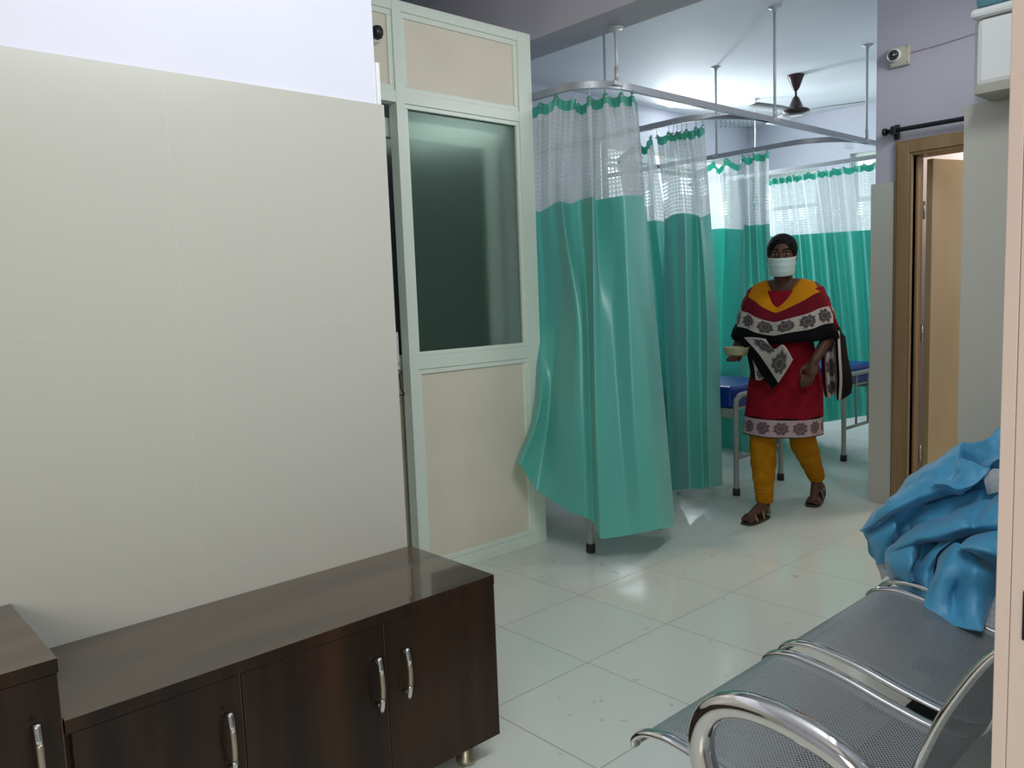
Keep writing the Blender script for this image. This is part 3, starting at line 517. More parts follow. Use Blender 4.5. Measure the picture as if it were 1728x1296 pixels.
for x in (0.012, 0.90):
    bm = bmesh.new(); box(bm, x-0.014, x+0.014, -0.02, 0.049, -0.022, 0.022); box(bm, x-0.014, x+0.014, 0.03, 0.049, -0.045, 0.035)
    finish('bracket', bm, M['black'], rd, bevel=0.003)
cc_ = thing('security_camera', 'white square security camera on the grey wall above the doorway', 'camera', (-1.945, 4.77, 2.54))
bm = bmesh.new(); box(bm, -0.055, 0.055, -0.03, 0, -0.052, 0.052)
finish('base_plate', bm, M['beige_plastic'], cc_, bevel=0.008)
bm = bmesh.new(); lathe(bm, [(0.0, -0.045), (0.02, -0.043), (0.034, -0.025), (0.037, 0), (0.034, 0.02), (0.0, 0.03)], (0, 0, 0), 24)
cb_ = finish('camera_ball', bm, M['white_plastic'], cc_); cb_.location = (-0.022, -0.04, 0.008); cb_.rotation_euler = (math.radians(-80), 0, math.radians(18))
bm = bmesh.new(); lathe(bm, [(0.0, -0.002), (0.026, -0.002), (0.026, 0.003), (0.0, 0.003)], (0, 0, -0.0445), 24)
lens = finish('lens', bm, M['black'], cb_)
bm = bmesh.new()
for k in range(10):
    a = 2*PI*k/10; lathe(bm, [(0, -0.002), (0.0028, -0.001), (0.0028, 0.001), (0, 0.001)], (0.019*math.cos(a), 0.019*math.sin(a), -0.0475), 8)
lathe(bm, [(0, -0.002), (0.007, -0.001), (0.007, 0.001), (0, 0.001)], (0, 0, -0.0475), 12)
finish('led_ring', bm, M['steel'], cb_)
for sx_, sz in ((0.045, 0.042), (0.045, -0.042), (-0.045, -0.042)):
    bm = bmesh.new(); tube(bm, [(sx_, -0.033, sz), (sx_, -0.029, sz)], 0.003, 8)
    finish('screw', bm, M['black'], cc_)
bm = bmesh.new(); tube(bm, catmull([(-1.888, 4.765, 2.55), (-1.87, 4.764, 2.552), (-1.7, 4.764, 2.56), (-1.4, 4.764, 2.585), (-1.02, 4.764, 2.60)], 6), 0.0035, 8)
tag(finish('camera_cable', bm, M['cable']), 'thin cable running along the wall from the white security camera', 'cable')

# ------------------------------------------------------------------ water purifier
wpz = thing('water_purifier', 'white wall mounted water purifier with blue tank on top', 'water purifier', (-0.70, 2.95, 1.864))
bm = bmesh.new(); box(bm, -0.222, 0.20, -0.145, 0, 0.022, 0.225)
finish('body', bm, M['white_plastic'], wpz, bevel=0.018)
bm = bmesh.new(); box(bm, -0.224, 0.20, -0.146, 0, 0.0, 0.03)
finish('base', bm, M['purifier_base'], wpz, bevel=0.003)
bm = bmesh.new(); box(bm, -0.236, 0.21, -0.162, 0, 0.225, 0.252)
finish('rim', bm, M['white_plastic'], wpz, bevel=0.011)
bm = bmesh.new(); box(bm, -0.228, 0.20, -0.152, 0, 0.253, 0.46)
finish('tank', bm, M['tank'], wpz, bevel=0.02)
bm = bmesh.new()
for x, z in ((-0.12, 0.29), (0.0, 0.30), (0.1, 0.29)): tube(bm, [(x, -0.09, z-0.035), (x+0.03, -0.09, z+0.13)], 0.028, 12)
finish('filter', bm, M['white_plastic'], wpz)
bm = bmesh.new(); tube(bm, [(-0.06, -0.10, -0.003), (-0.06, -0.10, 0.003)], 0.022, 14); tube(bm, [(-0.10, -0.10, -0.004), (-0.13, -0.10, -0.004)], 0.006, 8)
finish('bottom_cap', bm, M['rubber'], wpz)

# ------------------------------------------------------------------ cabinets
def cabinet(y0, y1, zb, zt, xf, xb, splits, handles, label, legs, bt=0.028):
    c = thing('storage_cabinet', label, 'cabinet', ((xf+xb)/2, (y0+y1)/2, 0), 0, 'dark walnut cabinets along the left wall')
    ox, oy = (xf+xb)/2, (y0+y1)/2
    bxo('body', (xb-ox, xf-0.02-ox, y0-oy, y1-0.002-oy, zb, zt-bt), M['wood'], c)
    bm = bmesh.new(); box(bm, xb-ox, xf-ox, y0-oy, y1-oy, zt-bt, zt, 1)
    for f in bm.faces:
        if all(v.co.z > zt-1e-4 for v in f.verts): f.material_index = 0
    finish('worktop', bm, [M['wood_top'], M['wood']], c, bevel=0.0015)
    for (a, b), h in zip(splits, handles):
        bm = bmesh.new(); box(bm, xf-0.019-ox, xf-0.002-ox, a+0.0015-oy, b-0.0015-oy, zb, zt-bt-0.0012)
        d = finish('door', bm, M['wood'], c, bevel=0.0012)
        bm = bmesh.new()
        box(bm, xf-0.006-ox, xf-0.0012-ox, b-0.0028-oy, b-0.0012-oy, zb, zt-bt-0.0012)
        finish('edge_band', bm, M['wood_edge'], d)
        if h:
            hy, hz0, hz1 = h
            hy -= oy; bm = bmesh.new(); X = xf-ox
            pts = catmull([(X+0.020, hy, hz0), (X+0.028, hy, hz0+0.035), (X+0.031, hy, (hz0+hz1)/2), (X+0.028, hy, hz1-0.035), (X+0.020, hy, hz1)], 5)
            n = len(pts)
            tube(bm, pts[:6], 0.0068, 10, sx=1.0, mi=0); tube(bm, pts[5:n-5], 0.0062, 10, mi=1); tube(bm, pts[n-6:], 0.0068, 10, mi=0)
            for z in (hz0+0.012, hz1-0.012): tube(bm, [(X-0.003, hy, z), (X+0.022, hy, z)], 0.005, 8)
            finish('handle', bm, [M['chrome'], M['brass']], d, smooth=True)
    for lx, ly in legs:
        bm = bmesh.new(); lathe(bm, [(0.026, 0), (0.029, 0.006), (0.029, 0.014), (0.021, 0.022), (0.021, zb)], (lx-ox, ly-oy, 0), 24)
        finish('leg', bm, M['brass'], c)
    return c
cabinet(0.331, 1.403, 0.075, 0.54, -1.65, -2.046, [(0.34, 0.673), (0.673, 1.042), (1.042, 1.403)],
        [(0.635, 0.305, 0.445), (1.008, 0.303, 0.440), (1.090, 0.308, 0.437)],
        'low dark walnut cabinet with glossy top along the tiled wall', [(-1.712, 1.325), (-1.98, 1.34), (-1.712, 0.42), (-1.98, 0.42)])
cabinet(-0.9, 0.330, 0.075, 0.665, -1.648, -2.046, [(-0.9, -0.29), (-0.29, 0.329)], [None, (0.282, 0.425, 0.562)],
        'taller dark walnut cabinet at the lower left corner', [(-1.712, 0.25), (-1.98, 0.25), (-1.712, -0.8), (-1.98, -0.8)])

# ------------------------------------------------------------------ steel bench
PROF = [(-0.984, 0.400), (-0.982, 0.416), (-0.960, 0.434), (-0.925, 0.443), (-0.885, 0.444), (-0.79, 0.430), (-0.69, 0.405), (-0.60, 0.388), (-0.545, 0.390), (-0.505, 0.420), (-0.475, 0.50), (-0.445, 0.59), (-0.415, 0.67), (-0.38, 0.74), (-0.352, 0.785), (-0.325, 0.812)]
bench = thing('steel_bench', 'three seat perforated steel waiting bench with chrome armrest', 'bench', (-0.65, 2.0, 0))
BO = Vector((0.65, -2.0, 0))
prof3 = [p for p in catmull([(x, 0, z) for x, z in PROF], 6)]
SEATS = [(1.19, 1.68), (1.755, 2.24), (2.32, 2.80)]
for (ya, yb) in SEATS:
    bm = bmesh.new()
    G = [[Vector((p.x, ya+(yb-ya)*i/8, p.z))+BO for p in prof3] for i in range(9)]
    grid_mesh(bm, G)
    st = finish('seat', bm, M['seat'], bench, recalc=False)
    for y in (ya, yb):
        bm = bmesh.new()
        tube(bm, [Vector((p.x, y, p.z+0.002))+BO for p in prof3], 0.0075, 10, sx=1.9)
        finish('side_trim', bm, M['chrome'], bench, smooth=True)
bm = bmesh.new(); box(bm, -0.70, -0.62, 1.10, 2.88, 0.30, 0.36)
for v in bm.verts: v.co += BO
finish('beam', bm, M['black'], bench, bevel=0.004)
for y in (1.435, 1.7175, 2.0, 2.28, 2.56):
    bm = bmesh.new(); box(bm, -0.76, -0.54, y-(0.012 if y in (1.7175, 2.28) else 0.03), y+(0.012 if y in (1.7175, 2.28) else 0.03), 0.36, 0.375)
    for v in bm.verts: v.co += BO
    finish('bracket', bm, M['black'], bench, bevel=0.002)
for y in (1.30, 2.70):
    bm = bmesh.new()
    tube(bm, [Vector(p)+BO for p in catmull([(-0.95, y, 0.022), (-0.90, y, 0.045), (-0.72, y, 0.16), (-0.66, y, 0.30)], 6)], 0.022, 12)
    tube(bm, [Vector(p)+BO for p in catmull([(-0.30, y, 0.022), (-0.36, y, 0.045), (-0.58, y, 0.16), (-0.66, y, 0.30)], 6)], 0.022, 12)
    finish('leg', bm, M['chrome'], bench, smooth=True)
    for x in (-0.95, -0.30):
        bm = bmesh.new(); lathe(bm, [(0.026, 0), (0.026, 0.02), (0.012, 0.03)], tuple(Vector((x, y, 0))+BO), 16)
        finish('rubber_foot', bm, M['rubber'], bench)
arm = [(-0.66, 1.12, 0.345), (-0.715, 1.13, 0.375), (-0.755, 1.13, 0.42), (-0.778, 1.13, 0.465), (-0.787, 1.13, 0.51), (-0.778, 1.13, 0.555), (-0.752, 1.13, 0.588), (-0.712, 1.13, 0.607), (-0.66, 1.13, 0.613), (-0.60, 1.13, 0.608), (-0.54, 1.13, 0.592), (-0.495, 1.135, 0.560), (-0.475, 1.145, 0.52), (-0.475, 1.16, 0.49)]
bm = bmesh.new(); tube(bm, [Vector(p)+BO for p in catmull(arm, 6)], 0.0235, 20)
finish('armrest', bm, M['chrome'], bench, smooth=True)
# seat rises
# ------------------------------------------------------------------ blue curtain heap
heap = thing('folded_blue_curtain', 'crumpled sky blue curtain heaped on the far bench seat', 'curtain', (-0.85, 2.4, 0.41))
HO = Vector((0.85, -2.4, -0.41))
def sheet(name, net, m, amp=0.004, nu=7, nv=8, sd=0):
    G = net_grid([[Vector(p)+HO for p in c] for c in net], nu, nv)
    for i, c in enumerate(G):
        for j, p in enumerate(c):
            q = p*9 + Vector((sd, sd, 0))
            d = Vector((noise.noise(q), noise.noise(q+Vector((7, 0, 0))), noise.noise(q+Vector((0, 9, 0)))))
            q2 = p*26 + Vector((sd, sd, 0))
            d += 0.6*Vector((noise.noise(q2), noise.noise(q2+Vector((7, 0, 0))), noise.noise(q2+Vector((0, 9, 0)))))
            c[j] = p + d*amp*2.2
    bm = bmesh.new(); grid_mesh(bm, G)
    return finish(name, bm, m, heap, recalc=False, solid=0.0025)
for k, (nm, net) in enumerate((('cloth_fold', SHEET_BASE), ('cloth_fold', SHEET_TOP), ('cloth_fold', SHEET_CUFF), ('cloth_fold', SHEET_LEFT), ('cloth_fold', SHEET_DARK), ('cloth_fold', SHEET_MIDDLE), ('cloth_fold', SHEET_BAND), ('cloth_fold', SHEET_FRONT), ('cloth_fold', SHEET_FLAP))):
    sheet(nm, net, M['blue_cloth'], 0.007 if k == 0 else (0.0015 if k == 7 else 0.0036), sd=k*3.1)
for k, net in enumerate((SHEER_A, SHEER_B, SHEER_C)):
    s = sheet('sheer_panel', net, M['sheer'], 0.001, sd=40+k); s['label'] = 'white mesh panel of the curtain'

# ------------------------------------------------------------------ curtain rails
RZ = 2.325; FX = -2.685
def rail_path(ax_y, xl, curve=0.30):
    pts = [(xl, ax_y, RZ)]
    n = 24
    xc = FX-curve
    for k in range(n+1):
        a = PI/2*k/n
        pts.append((xc+curve*math.sin(a), ax_y+curve*(1-math.cos(a))*1.25, RZ))
    return [Vector(p) for p in pts]
def profile_rail(name, pts, parent, z=0, h=0.018, w=0.012):
    bm = bmesh.new(); rings = []
    for i, p in enumerate(pts):
        t = (pts[min(i+1, len(pts)-1)]-pts[max(i-1, 0)]).normalized(); s = Vector((-t.y, t.x, 0))
        rings.append([bm.verts.new(p + s*a*w + Vector((0, 0, b*h))) for a, b in ((-1, -1), (1, -1), (1, 1), (-1, 1))])
    for a, b in zip(rings[:-1], rings[1:]):
        for k in range(4): bm.faces.new((a[k], a[(k+1) % 4], b[(k+1) % 4], b[k]))
    bm.faces.new(rings[0][::-1]); bm.faces.new(rings[-1])
    return finish(name, bm, M['rail'], parent, bevel=0.0015)
def hanger(parent, x, y, ztop, o=Vector((0, 0, 0))):
    bm = bmesh.new()
    tube(bm, [(x-o.x, y-o.y, RZ+0.012-o.z), (x-o.x, y-o.y, ztop-o.z)], 0.0085, 10)
    tube(bm, [(x-o.x, y-o.y, RZ+0.012-o.z), (x-o.x, y-o.y, RZ+0.085-o.z)], 0.0125, 10)
    lathe(bm, [(0.012, -0.03), (0.016, -0.012), (0.036, -0.006), (0.038, 0.0)], (x-o.x, y-o.y, ztop-o.z), 20)
    box(bm, x-o.x-0.014, x-o.x+0.014, y-o.y-0.035, y-o.y+0.035, RZ-0.004-o.z, RZ+0.016-o.z)
    return finish('hanger_rod', bm, M['rod'], parent)
def idle_hooks(parent, pts):
    for p in pts:
        bm = bmesh.new()
        x, y, z = p
        tube(bm, catmull([(x, y, z), (x, y, z-0.018), (x+0.008, y, z-0.03), (x, y, z-0.042), (x-0.008, y, z-0.03)], 4), 0.0016, 6)
        finish('rail_hook', bm, M['steel'], parent)
RG = 'ceiling hung curtain rails of the ward'
rl = thing('curtain_rail', 'long grey curtain rail running along the front of the bed bays', 'rail', group=RG)
profile_rail('track', rail_path(3.035, -4.78, 0.22) + [Vector((FX, 3.6+0.3*k, RZ)) for k in range(15)], rl)
hanger(rl, FX, 3.215, 2.60); hanger(rl, FX, 4.72, 3.0); hanger(rl, FX, 6.0, 3.0)
LAB = ['curved grey rail carrying the second bay curtain', 'curved grey rail carrying the third bay curtain', 'grey rail carrying the farthest white and teal curtain']
RY = [4.19, 5.56, 6.78]
HPOS = [(-3.6, 3.0), (-3.66, 3.0), (-4.05, 3.0)]
for k, y in enumerate(RY):
    r = thing('curtain_rail', LAB[k], 'rail', group=RG)
    profile_rail('track', rail_path(y, -4.78, 0.36) if k < 2 else [Vector((-4.78, y, RZ)), Vector((-2.12, y, RZ))], r)
    hanger(r, HPOS[k][0], y, HPOS[k][1])
    if k == 0: idle_hooks(r, [(-2.83+0.013*i, y+0.16+0.028*i, RZ-0.012) for i in range(9)])
    if k == 1: idle_hooks(r, [(-2.76+0.006*i, y+0.27+0.02*i, RZ-0.012) for i in range(4)])

# ------------------------------------------------------------------ curtains
def make_curtain(net, label, header=0.105, hooks=(), amp=0.0):
    org = Vector(net[len(net)//2][-1]); org.z = 0
    t = thing('hospital_curtain', label, 'curtain', org, 0, 'privacy curtains around the bed bays')
    G = net_grid([[Vector(p)-org for p in c] for c in net], 7, 12)
    for j in range(len(G[0])):          # crease the pleats a little
        for i in range(len(G)):
            k = i//7
            if k*7+7 < len(G):
                f = (i-k*7)/7
                G[i][j] = G[i][j]*0.45 + (G[k*7][j]*(1-f)+G[k*7+7][j]*f)*0.55 if i % 7 else G[i][j]
    # sub-split the first interval (12 rows) into header and mesh
    hr = []
    hd, sh, dr_ = [], [], []
    for i, c in enumerate(G):
        top = c[0]
        L1 = c[12]-c[0]
        # pinch ripple near the top that fades downwards
        rip = Vector((0.35, 1, 0)).normalized()*0.006*math.sin(i*1.35)
        cc0 = []
        for j, p in enumerate(c):
            f = max(0, 1-j/14)
            cc0.append(p + rip*f)
        frac = [0, header*0.5, header]
        hk = [h for h in hooks]
        sag = 0.0
        for a_, b_ in zip([-6]+hk, hk+[len(G)+5]):
            if a_ <= i < b_: sag = math.sin(PI*(i-a_)/(b_-a_))*min(0.035, 0.0022*(b_-a_))*(1.15 if a_ % 2 else 0.8)
        for j in range(7): cc0[j] = cc0[j] - Vector((0, 0, sag*(1-j/7)))
        hpt = [cc0[0] + (cc0[1]-cc0[0])*(f*12) if f*12 <= 1 else cc0[1] + (cc0[2]-cc0[1])*(f*12-1) for f in frac]
        hd.append(hpt)
        sh.append([hpt[-1]] + cc0[2:13])
        dr_.append(cc0[12:])
    bm = bmesh.new(); grid_mesh(bm, hd); finish('header_band', bm, M['teal_header'], t, recalc=False)
    bm = bmesh.new(); grid_mesh(bm, sh); finish('mesh_panel', bm, M['sheer'], t, recalc=False)
    bm = bmesh.new(); grid_mesh(bm, dr_); finish('drape', bm, M['teal'], t, recalc=False)
    # bottom and side hem seams
    for i in hooks:
        p = hd[min(i, len(hd)-1)][0]
        bm = bmesh.new()
        zt = RZ-0.012
        tube(bm, catmull([(p.x, p.y, zt), (p.x, p.y, zt-0.012), (p.x+0.004, p.y, (zt+p.z)/2), (p.x, p.y, p.z), (p.x+0.006, p.y-0.004, p.z-0.02)], 3), 0.0018, 6)
        finish('hook', bm, M['steel'], t)
        bm = bmesh.new(); lathe(bm, [(0.003, -0.001), (0.008, -0.001), (0.008, 0.001), (0.003, 0.001)], (0, 0, 0), 12)
        e = finish('eyelet', bm, M['chrome'], t); e.location = (p.x+0.004, p.y-0.006, p.z-0.022); e.rotation_euler = (PI/2, 0, 0.5)
    return t
make_curtain(CURTAIN_ONE, 'nearest teal and white curtain beside the partition, with a flared kicked-out hem', hooks=(14, 28, 44, 56, 70, 84, 98))
make_curtain(CURTAIN_TWO, 'second teal and white curtain, gathered narrow behind the nearest curtain', hooks=(0, 14, 21, 28, 35, 42, 56, 68))
make_curtain(CURTAIN_TWO_B, 'sliver of teal and white curtain seen between the two nearest curtains', hooks=(14, 33))
make_curtain(CURTAIN_THREE, 'third teal and white curtain, directly left of the walking woman', hooks=(14, 28, 42, 56, 63, 74))
c4 = make_curtain(CURTAIN_FOUR, 'farthest teal and white curtain, spread wide behind the walking woman', hooks=tuple(range(3, 140, 9)))
bm = bmesh.new(); G = []
for i in range(13):
    a = i/12
    w = 0.028
    x = 0.05*math.sin(a*PI)*(1 if a < .5 else 1); z = 0.10-0.24*math.sin(a*PI)
    G.append([Vector(((a-0.5)*0.06, -0.012*math.sin(a*PI), z+w)), Vector(((a-0.5)*0.10, -0.014*math.sin(a*PI), z-w))])
grid_mesh(bm, G); tb = finish('tie_back', bm, M['teal_header'], c4, recalc=False, solid=0.002); tb.location = Vector((-3.99, 6.66, 2.18))-c4.location

# ------------------------------------------------------------------ beds
def bed(x0, y0, y1, label, bars):
    W = y1-y0; H = 0.635
    b = thing('hospital_bed', label, 'bed', (x0, y0, 0), 0, 'ward beds in the curtained bays')
    r = 0.017
    def foot_end(X):
        bm = bmesh.new()
        tube(bm, catmull([(X, 0, 0.02), (X, 0, 0.2), (X, 0, H-0.07), (X, 0.02, H-0.02), (X, 0.07, H), (X, W/2, H), (X, W-0.07, H), (X, W-0.02, H-0.02), (X, W, H-0.07), (X, W, 0.2), (X, W, 0.02)], 5), r, 12)
        finish('end_frame', bm, M['bed_frame'], b)
        bm = bmesh.new(); tube(bm, [(X, 0, 0.24), (X, W, 0.24)], 0.012, 10); finish('stretcher', bm, M['bed_frame'], b)
        if bars:
            for k in range(1, bars+1):
                bm = bmesh.new(); tube(bm, [(X, W*k/(bars+1), 0.24), (X, W*k/(bars+1), H)], 0.008, 8); finish('bar', bm, M['bed_frame'], b)
        for y in (0, W):
            bm = bmesh.new(); lathe(bm, [(0.022, 0), (0.023, 0.003), (0.023, 0.045), (0.018, 0.046)], (X, y, 0), 16); finish('rubber_foot', bm, M['rubber'], b)
    foot_end(0); foot_end(-1.85)
    bm = bmesh.new(); box(bm, -1.84, -0.03, 0.0, 0.03, 0.49, 0.55); box(bm, -1.84, -0.03, W-0.03, W, 0.49, 0.55); box(bm, -1.80, -0.04, 0.03, W-0.03, 0.53, 0.55)
    finish('bed_base', bm, M['bed_frame'], b, bevel=0.004)
    bm = bmesh.new(); box(bm, -1.82, -0.03, 0.0, W, 0.551, 0.69)
    finish('mattress', bm, M['bed_blue'], b, bevel=0.02)
    return b
bed(-2.70, 2.945, 3.49, 'bed hidden behind the nearest curtain, only its grey legs showing', 0)
bed(-2.768, 4.39, 4.93, 'blue bed with plain curved grey foot end behind the woman', 0)
bed(-2.722, 5.752, 6.35, 'far blue bed with upright bars in its foot end, at the pillar', 2)

# ------------------------------------------------------------------ ceiling fan
fan = thing('ceiling_fan', 'dark brown ceiling fan above the ward aisle', 'fan', (-3.413, 6.33, 3.0))
bm = bmesh.new(); lathe(bm, [(0.066, 0), (0.068, -0.008), (0.060, -0.02), (0.030, -0.10), (0.016, -0.122), (0.0, -0.122)]); finish('canopy', bm, M['fan'], fan)
bm = bmesh.new(); lathe(bm, [(0.009, -0.12), (0.009, -0.17)]); finish('down_rod', bm, M['fan'], fan)
bm = bmesh.new(); lathe(bm, [(0.012, -0.165), (0.026, -0.18), (0.05, -0.235), (0.062, -0.262), (0.105, -0.275), (0.112, -0.290), (0.10, -0.308), (0.05, -0.322), (0, -0.325)], seg=36); finish('motor', bm, M['fan'], fan)
for k in range(3):
    a = math.radians(20+120*k)
    bm = bmesh.new(); G = []
    for i in range(10):
        r_ = 0.12+0.045*i
        w = 0.045+0.02*min(1, i/3)
        G.append([Vector((r_, -w, -0.283-0.008)), Vector((r_, w, -0.283+0.008))])
    grid_mesh(bm, G); bl = finish('blade', bm, M['fan_blade'], fan, recalc=False, solid=0.003); bl.rotation_euler = (0, 0, a)

# ------------------------------------------------------------------ the walking woman
PX, PY, PA = -2.30, 4.14, math.radians(12)
woman = thing('person', 'woman walking in a red tunic, yellow leggings, patterned shawl and white face mask', 'person', (PX, PY, 0), PA)
WI = (Matrix.Translation((PX, PY, 0)) @ Matrix.Rotation(PA, 4, 'Z')).inverted()
M['skin'] = mat('brown_skin', (0.085, 0.038, 0.024), 0.5)
M['hair'] = mat('black_hair', (0.006, 0.005, 0.005), 0.5)
M['mask'] = mat('pale_face_mask', (0.50, 0.62, 0.58), 0.8)
M['red'] = mat('red_cotton', (0.27, 0.008, 0.018), 0.85)
noise_color(M['red'], (0.23, 0.008, 0.018), (0.17, 0.005, 0.012), 20)
M['ochre'] = mat('ochre_cotton', (0.46, 0.20, 0.008), 0.85)
noise_color(M['ochre'], (0.40, 0.17, 0.007), (0.31, 0.125, 0.005), 18)
M['eye'] = mat('eye', (0.02, 0.012, 0.01), 0.15)
M['eye_white'] = mat('eye_white', (0.5, 0.46, 0.42), 0.3)
M['sandal'] = mat('dark_brown_sandal', (0.03, 0.018, 0.014), 0.6)
M['strap'] = mat('tan_sandal_strap', (0.22, 0.12, 0.07), 0.6)
M['bowl'] = mat('pale_green_steel', (0.36, 0.36, 0.20), 0.45, 0.2)
def band_mat(name, stops, axis, period, lo, hi, ground=(0.46, 0.40, 0.36), ink=(0.05, 0.04, 0.045)):
    """stripes across the uv axis with dark block-printed rosettes inside lo..hi"""
    m = mat(name, (0.5, 0.5, 0.5), 0.85)
    uv = N(m, 'ShaderNodeUVMap'); sp = N(m, 'ShaderNodeSeparateXYZ'); L(m, uv.outputs[0], sp.inputs[0])
    U_, V_ = sp.outputs[0], sp.outputs[1]
    rp = N(m, 'ShaderNodeValToRGB'); rp.color_ramp.interpolation = 'CONSTANT'
    el = rp.color_ramp.elements
    el[0].position = 0; el[0].color = (*stops[0][1], 1)
    el[1].position = stops[1][0]; el[1].color = (*stops[1][1], 1)
    for p, c in stops[2:]:
        e = el.new(p); e.color = (*c, 1)
    L(m, V_, rp.inputs[0])
    du = math_node(m, 'MULTIPLY', math_node(m, 'SUBTRACT', math_node(m, 'FRACT', math_node(m, 'DIVIDE', U_, period)), 0.5), 2.0)
    dv = math_node(m, 'MULTIPLY', math_node(m, 'DIVIDE', math_node(m, 'SUBTRACT', V_, (lo+hi)/2), (hi-lo)), 2.0)
    rr_ = math_node(m, 'SQRT', math_node(m, 'ADD', math_node(m, 'MULTIPLY', du, du), math_node(m, 'MULTIPLY', dv, dv)))
    nz = N(m, 'ShaderNodeTexNoise'); nz.inputs['Scale'].default_value = 60; L(m, uv.outputs[0], nz.inputs['Vector'])
    at = N(m, 'ShaderNodeMath', operation='ARCTAN2'); L(m, du, at.inputs[0]); L(m, dv, at.inputs[1])
    pet = math_node(m, 'MULTIPLY', math_node(m, 'COSINE', math_node(m, 'MULTIPLY', at.outputs[0], 8.0)), 0.07)
    d = math_node(m, 'LESS_THAN', math_node(m, 'ADD', math_node(m, 'ADD', rr_, pet), math_node(m, 'MULTIPLY', nz.outputs[0], 0.9)), 1.22)
    ring = math_node(m, 'GREATER_THAN', math_node(m, 'ABSOLUTE', math_node(m, 'SUBTRACT', rr_, 0.38)), 0.015)
    inb = math_node(m, 'MULTIPLY', math_node(m, 'GREATER_THAN', V_, lo), math_node(m, 'LESS_THAN', V_, hi))
    f = math_node(m, 'MULTIPLY', math_node(m, 'MULTIPLY', math_node(m, 'MULTIPLY', d, ring), inb), 0.93)
    L(m, mix_color(m, f, rp.outputs[0], ink), BS(m).inputs['Base Color'])
    return m
YEL = (0.50, 0.19, 0.006); MAR = (0.13, 0.008, 0.016); WHT = (0.42, 0.37, 0.33); BLK = (0.006, 0.006, 0.007)
M['shawl'] = band_mat('banded_shawl_cotton', [(0, YEL), (0.36, MAR), (0.56, WHT), (0.80, BLK)], 1, 1/14, 0.56, 0.80)
M['shawl_end'] = band_mat('printed_shawl_end', [(0, BLK), (0.30, WHT)], 1, 0.5, 0.34, 1.0)
M['shawl_side'] = band_mat('printed_shawl_side', [(0, MAR), (0.12, WHT), (0.52, BLK), (0.62, WHT), (0.70, BLK)], 1, 0.33, 0.12, 0.5)
M['hem'] = band_mat('printed_hem', [(0, BLK), (0.08, (0.40, 0.30, 0.31)), (0.96, BLK)], 1, 1/13, 0.12, 0.94, ink=(0.10, 0.06, 0.07))

def capsule(bm, a, b, ra, rb, seg=14, lat=5):
    a, b = Vector(a), Vector(b); t = (b-a)
    if t.length < 1e-6: t = Vector((0, 0, 1e-4))
    n = t.normalized(); u = n.orthogonal().normalized(); w = n.cross(u)
    rings = []
    for k in range(lat+1):
        th = -PI/2 + PI/2*k/lat
        rings.append((a + n*math.sin(th)*ra, math.cos(th)*ra))
    for k in range(lat+1):
        th = PI/2*k/lat
        rings.append((b + n*math.sin(th)*rb, math.cos(th)*rb))
    R = []
    for c, r in rings:
        r = max(r, 1e-4)
        R.append([bm.verts.new(c + (u*math.cos(2*PI*k/seg)+w*math.sin(2*PI*k/seg))*r) for k in range(seg)])
    for p, q in zip(R[:-1], R[1:]):
        for k in range(seg): bm.faces.new((p[k], p[(k+1) % seg], q[(k+1) % seg], q[k]))
    bm.faces.new(R[0][::-1]); bm.faces.new(R[-1])
def ellipsoid(bm, c, r, rot=None, seg=24, lat=16):
    c = Vector(c); R = []
    for j in range(lat+1):
        th = -PI/2+PI*j/lat
        ring = []
        for k in range(seg):
            p = Vector((r[0]*max(math.cos(th), 1e-3)*math.cos(2*PI*k/seg), r[1]*max(math.cos(th), 1e-3)*math.sin(2*PI*k/seg), r[2]*math.sin(th)))
            if rot: p = rot @ p
            ring.append(bm.verts.new(c+p))
        R.append(ring)
    for p, q in zip(R[:-1], R[1:]):
        for k in range(seg): bm.faces.new((p[k], p[(k+1) % seg], q[(k+1) % seg], q[k]))
    bm.faces.new(R[0][::-1]); bm.faces.new(R[-1])
for _k in ('hair', 'skin', 'mask', 'red', 'ochre', 'shawl', 'shawl_end', 'shawl_side', 'hem'): matte(M[_k], 0.25 if _k == 'skin' else 0.08)
HC = Vector((-0.002, -0.035, 1.468)); HR = Matrix.Rotation(math.radians(14), 3, 'Z') @ Matrix.Rotation(math.radians(4), 3, 'X')
def hp(x, y, z): return HC + HR @ Vector((x, y, z))
bm = bmesh.new()
# head: cranium, face, jaw, nose, brow, cheeks, ears
ellipsoid(bm, hp(0, 0.012, 0.028), (0.071, 0.088, 0.078), HR)
ellipsoid(bm, hp(0, -0.022, -0.018), (0.061, 0.064, 0.084), HR)
ellipsoid(bm, hp(0, -0.038, -0.068), (0.040, 0.040, 0.034), HR)
capsule(bm, hp(0, -0.082, 0.012), hp(0, -0.096, -0.026), 0.009, 0.014)
for s in (-1, 1):
    capsule(bm, hp(s*0.012, -0.080, 0.027), hp(s*0.046, -0.066, 0.026), 0.009, 0.007)
    ellipsoid(bm, hp(s*0.036, -0.058, -0.028), (0.024, 0.024, 0.024), HR)
    ellipsoid(bm, hp(s*0.070, 0.008, -0.008), (0.009, 0.018, 0.030), HR)
capsule(bm, hp(-0.02, -0.085, -0.052), hp(0.02, -0.085, -0.052), 0.008, 0.008)
capsule(bm, (0, 0.005, 1.28), hp(0, 0.0, -0.07), 0.054, 0.046)
# trunk
ellipsoid(bm, (0, 0.01, 1.20), (0.150, 0.085, 0.13)); ellipsoid(bm, (0, 0.012, 1.30), (0.125, 0.062, 0.045))
ellipsoid(bm, (0, 0.005, 1.02), (0.125, 0.09, 0.16)); ellipsoid(bm, (0, 0.02, 0.84), (0.155, 0.105, 0.13))
for s in (-1, 1): capsule(bm, (s*0.06, 0.01, 1.30), (s*0.155, 0.01, 1.275), 0.045, 0.046)
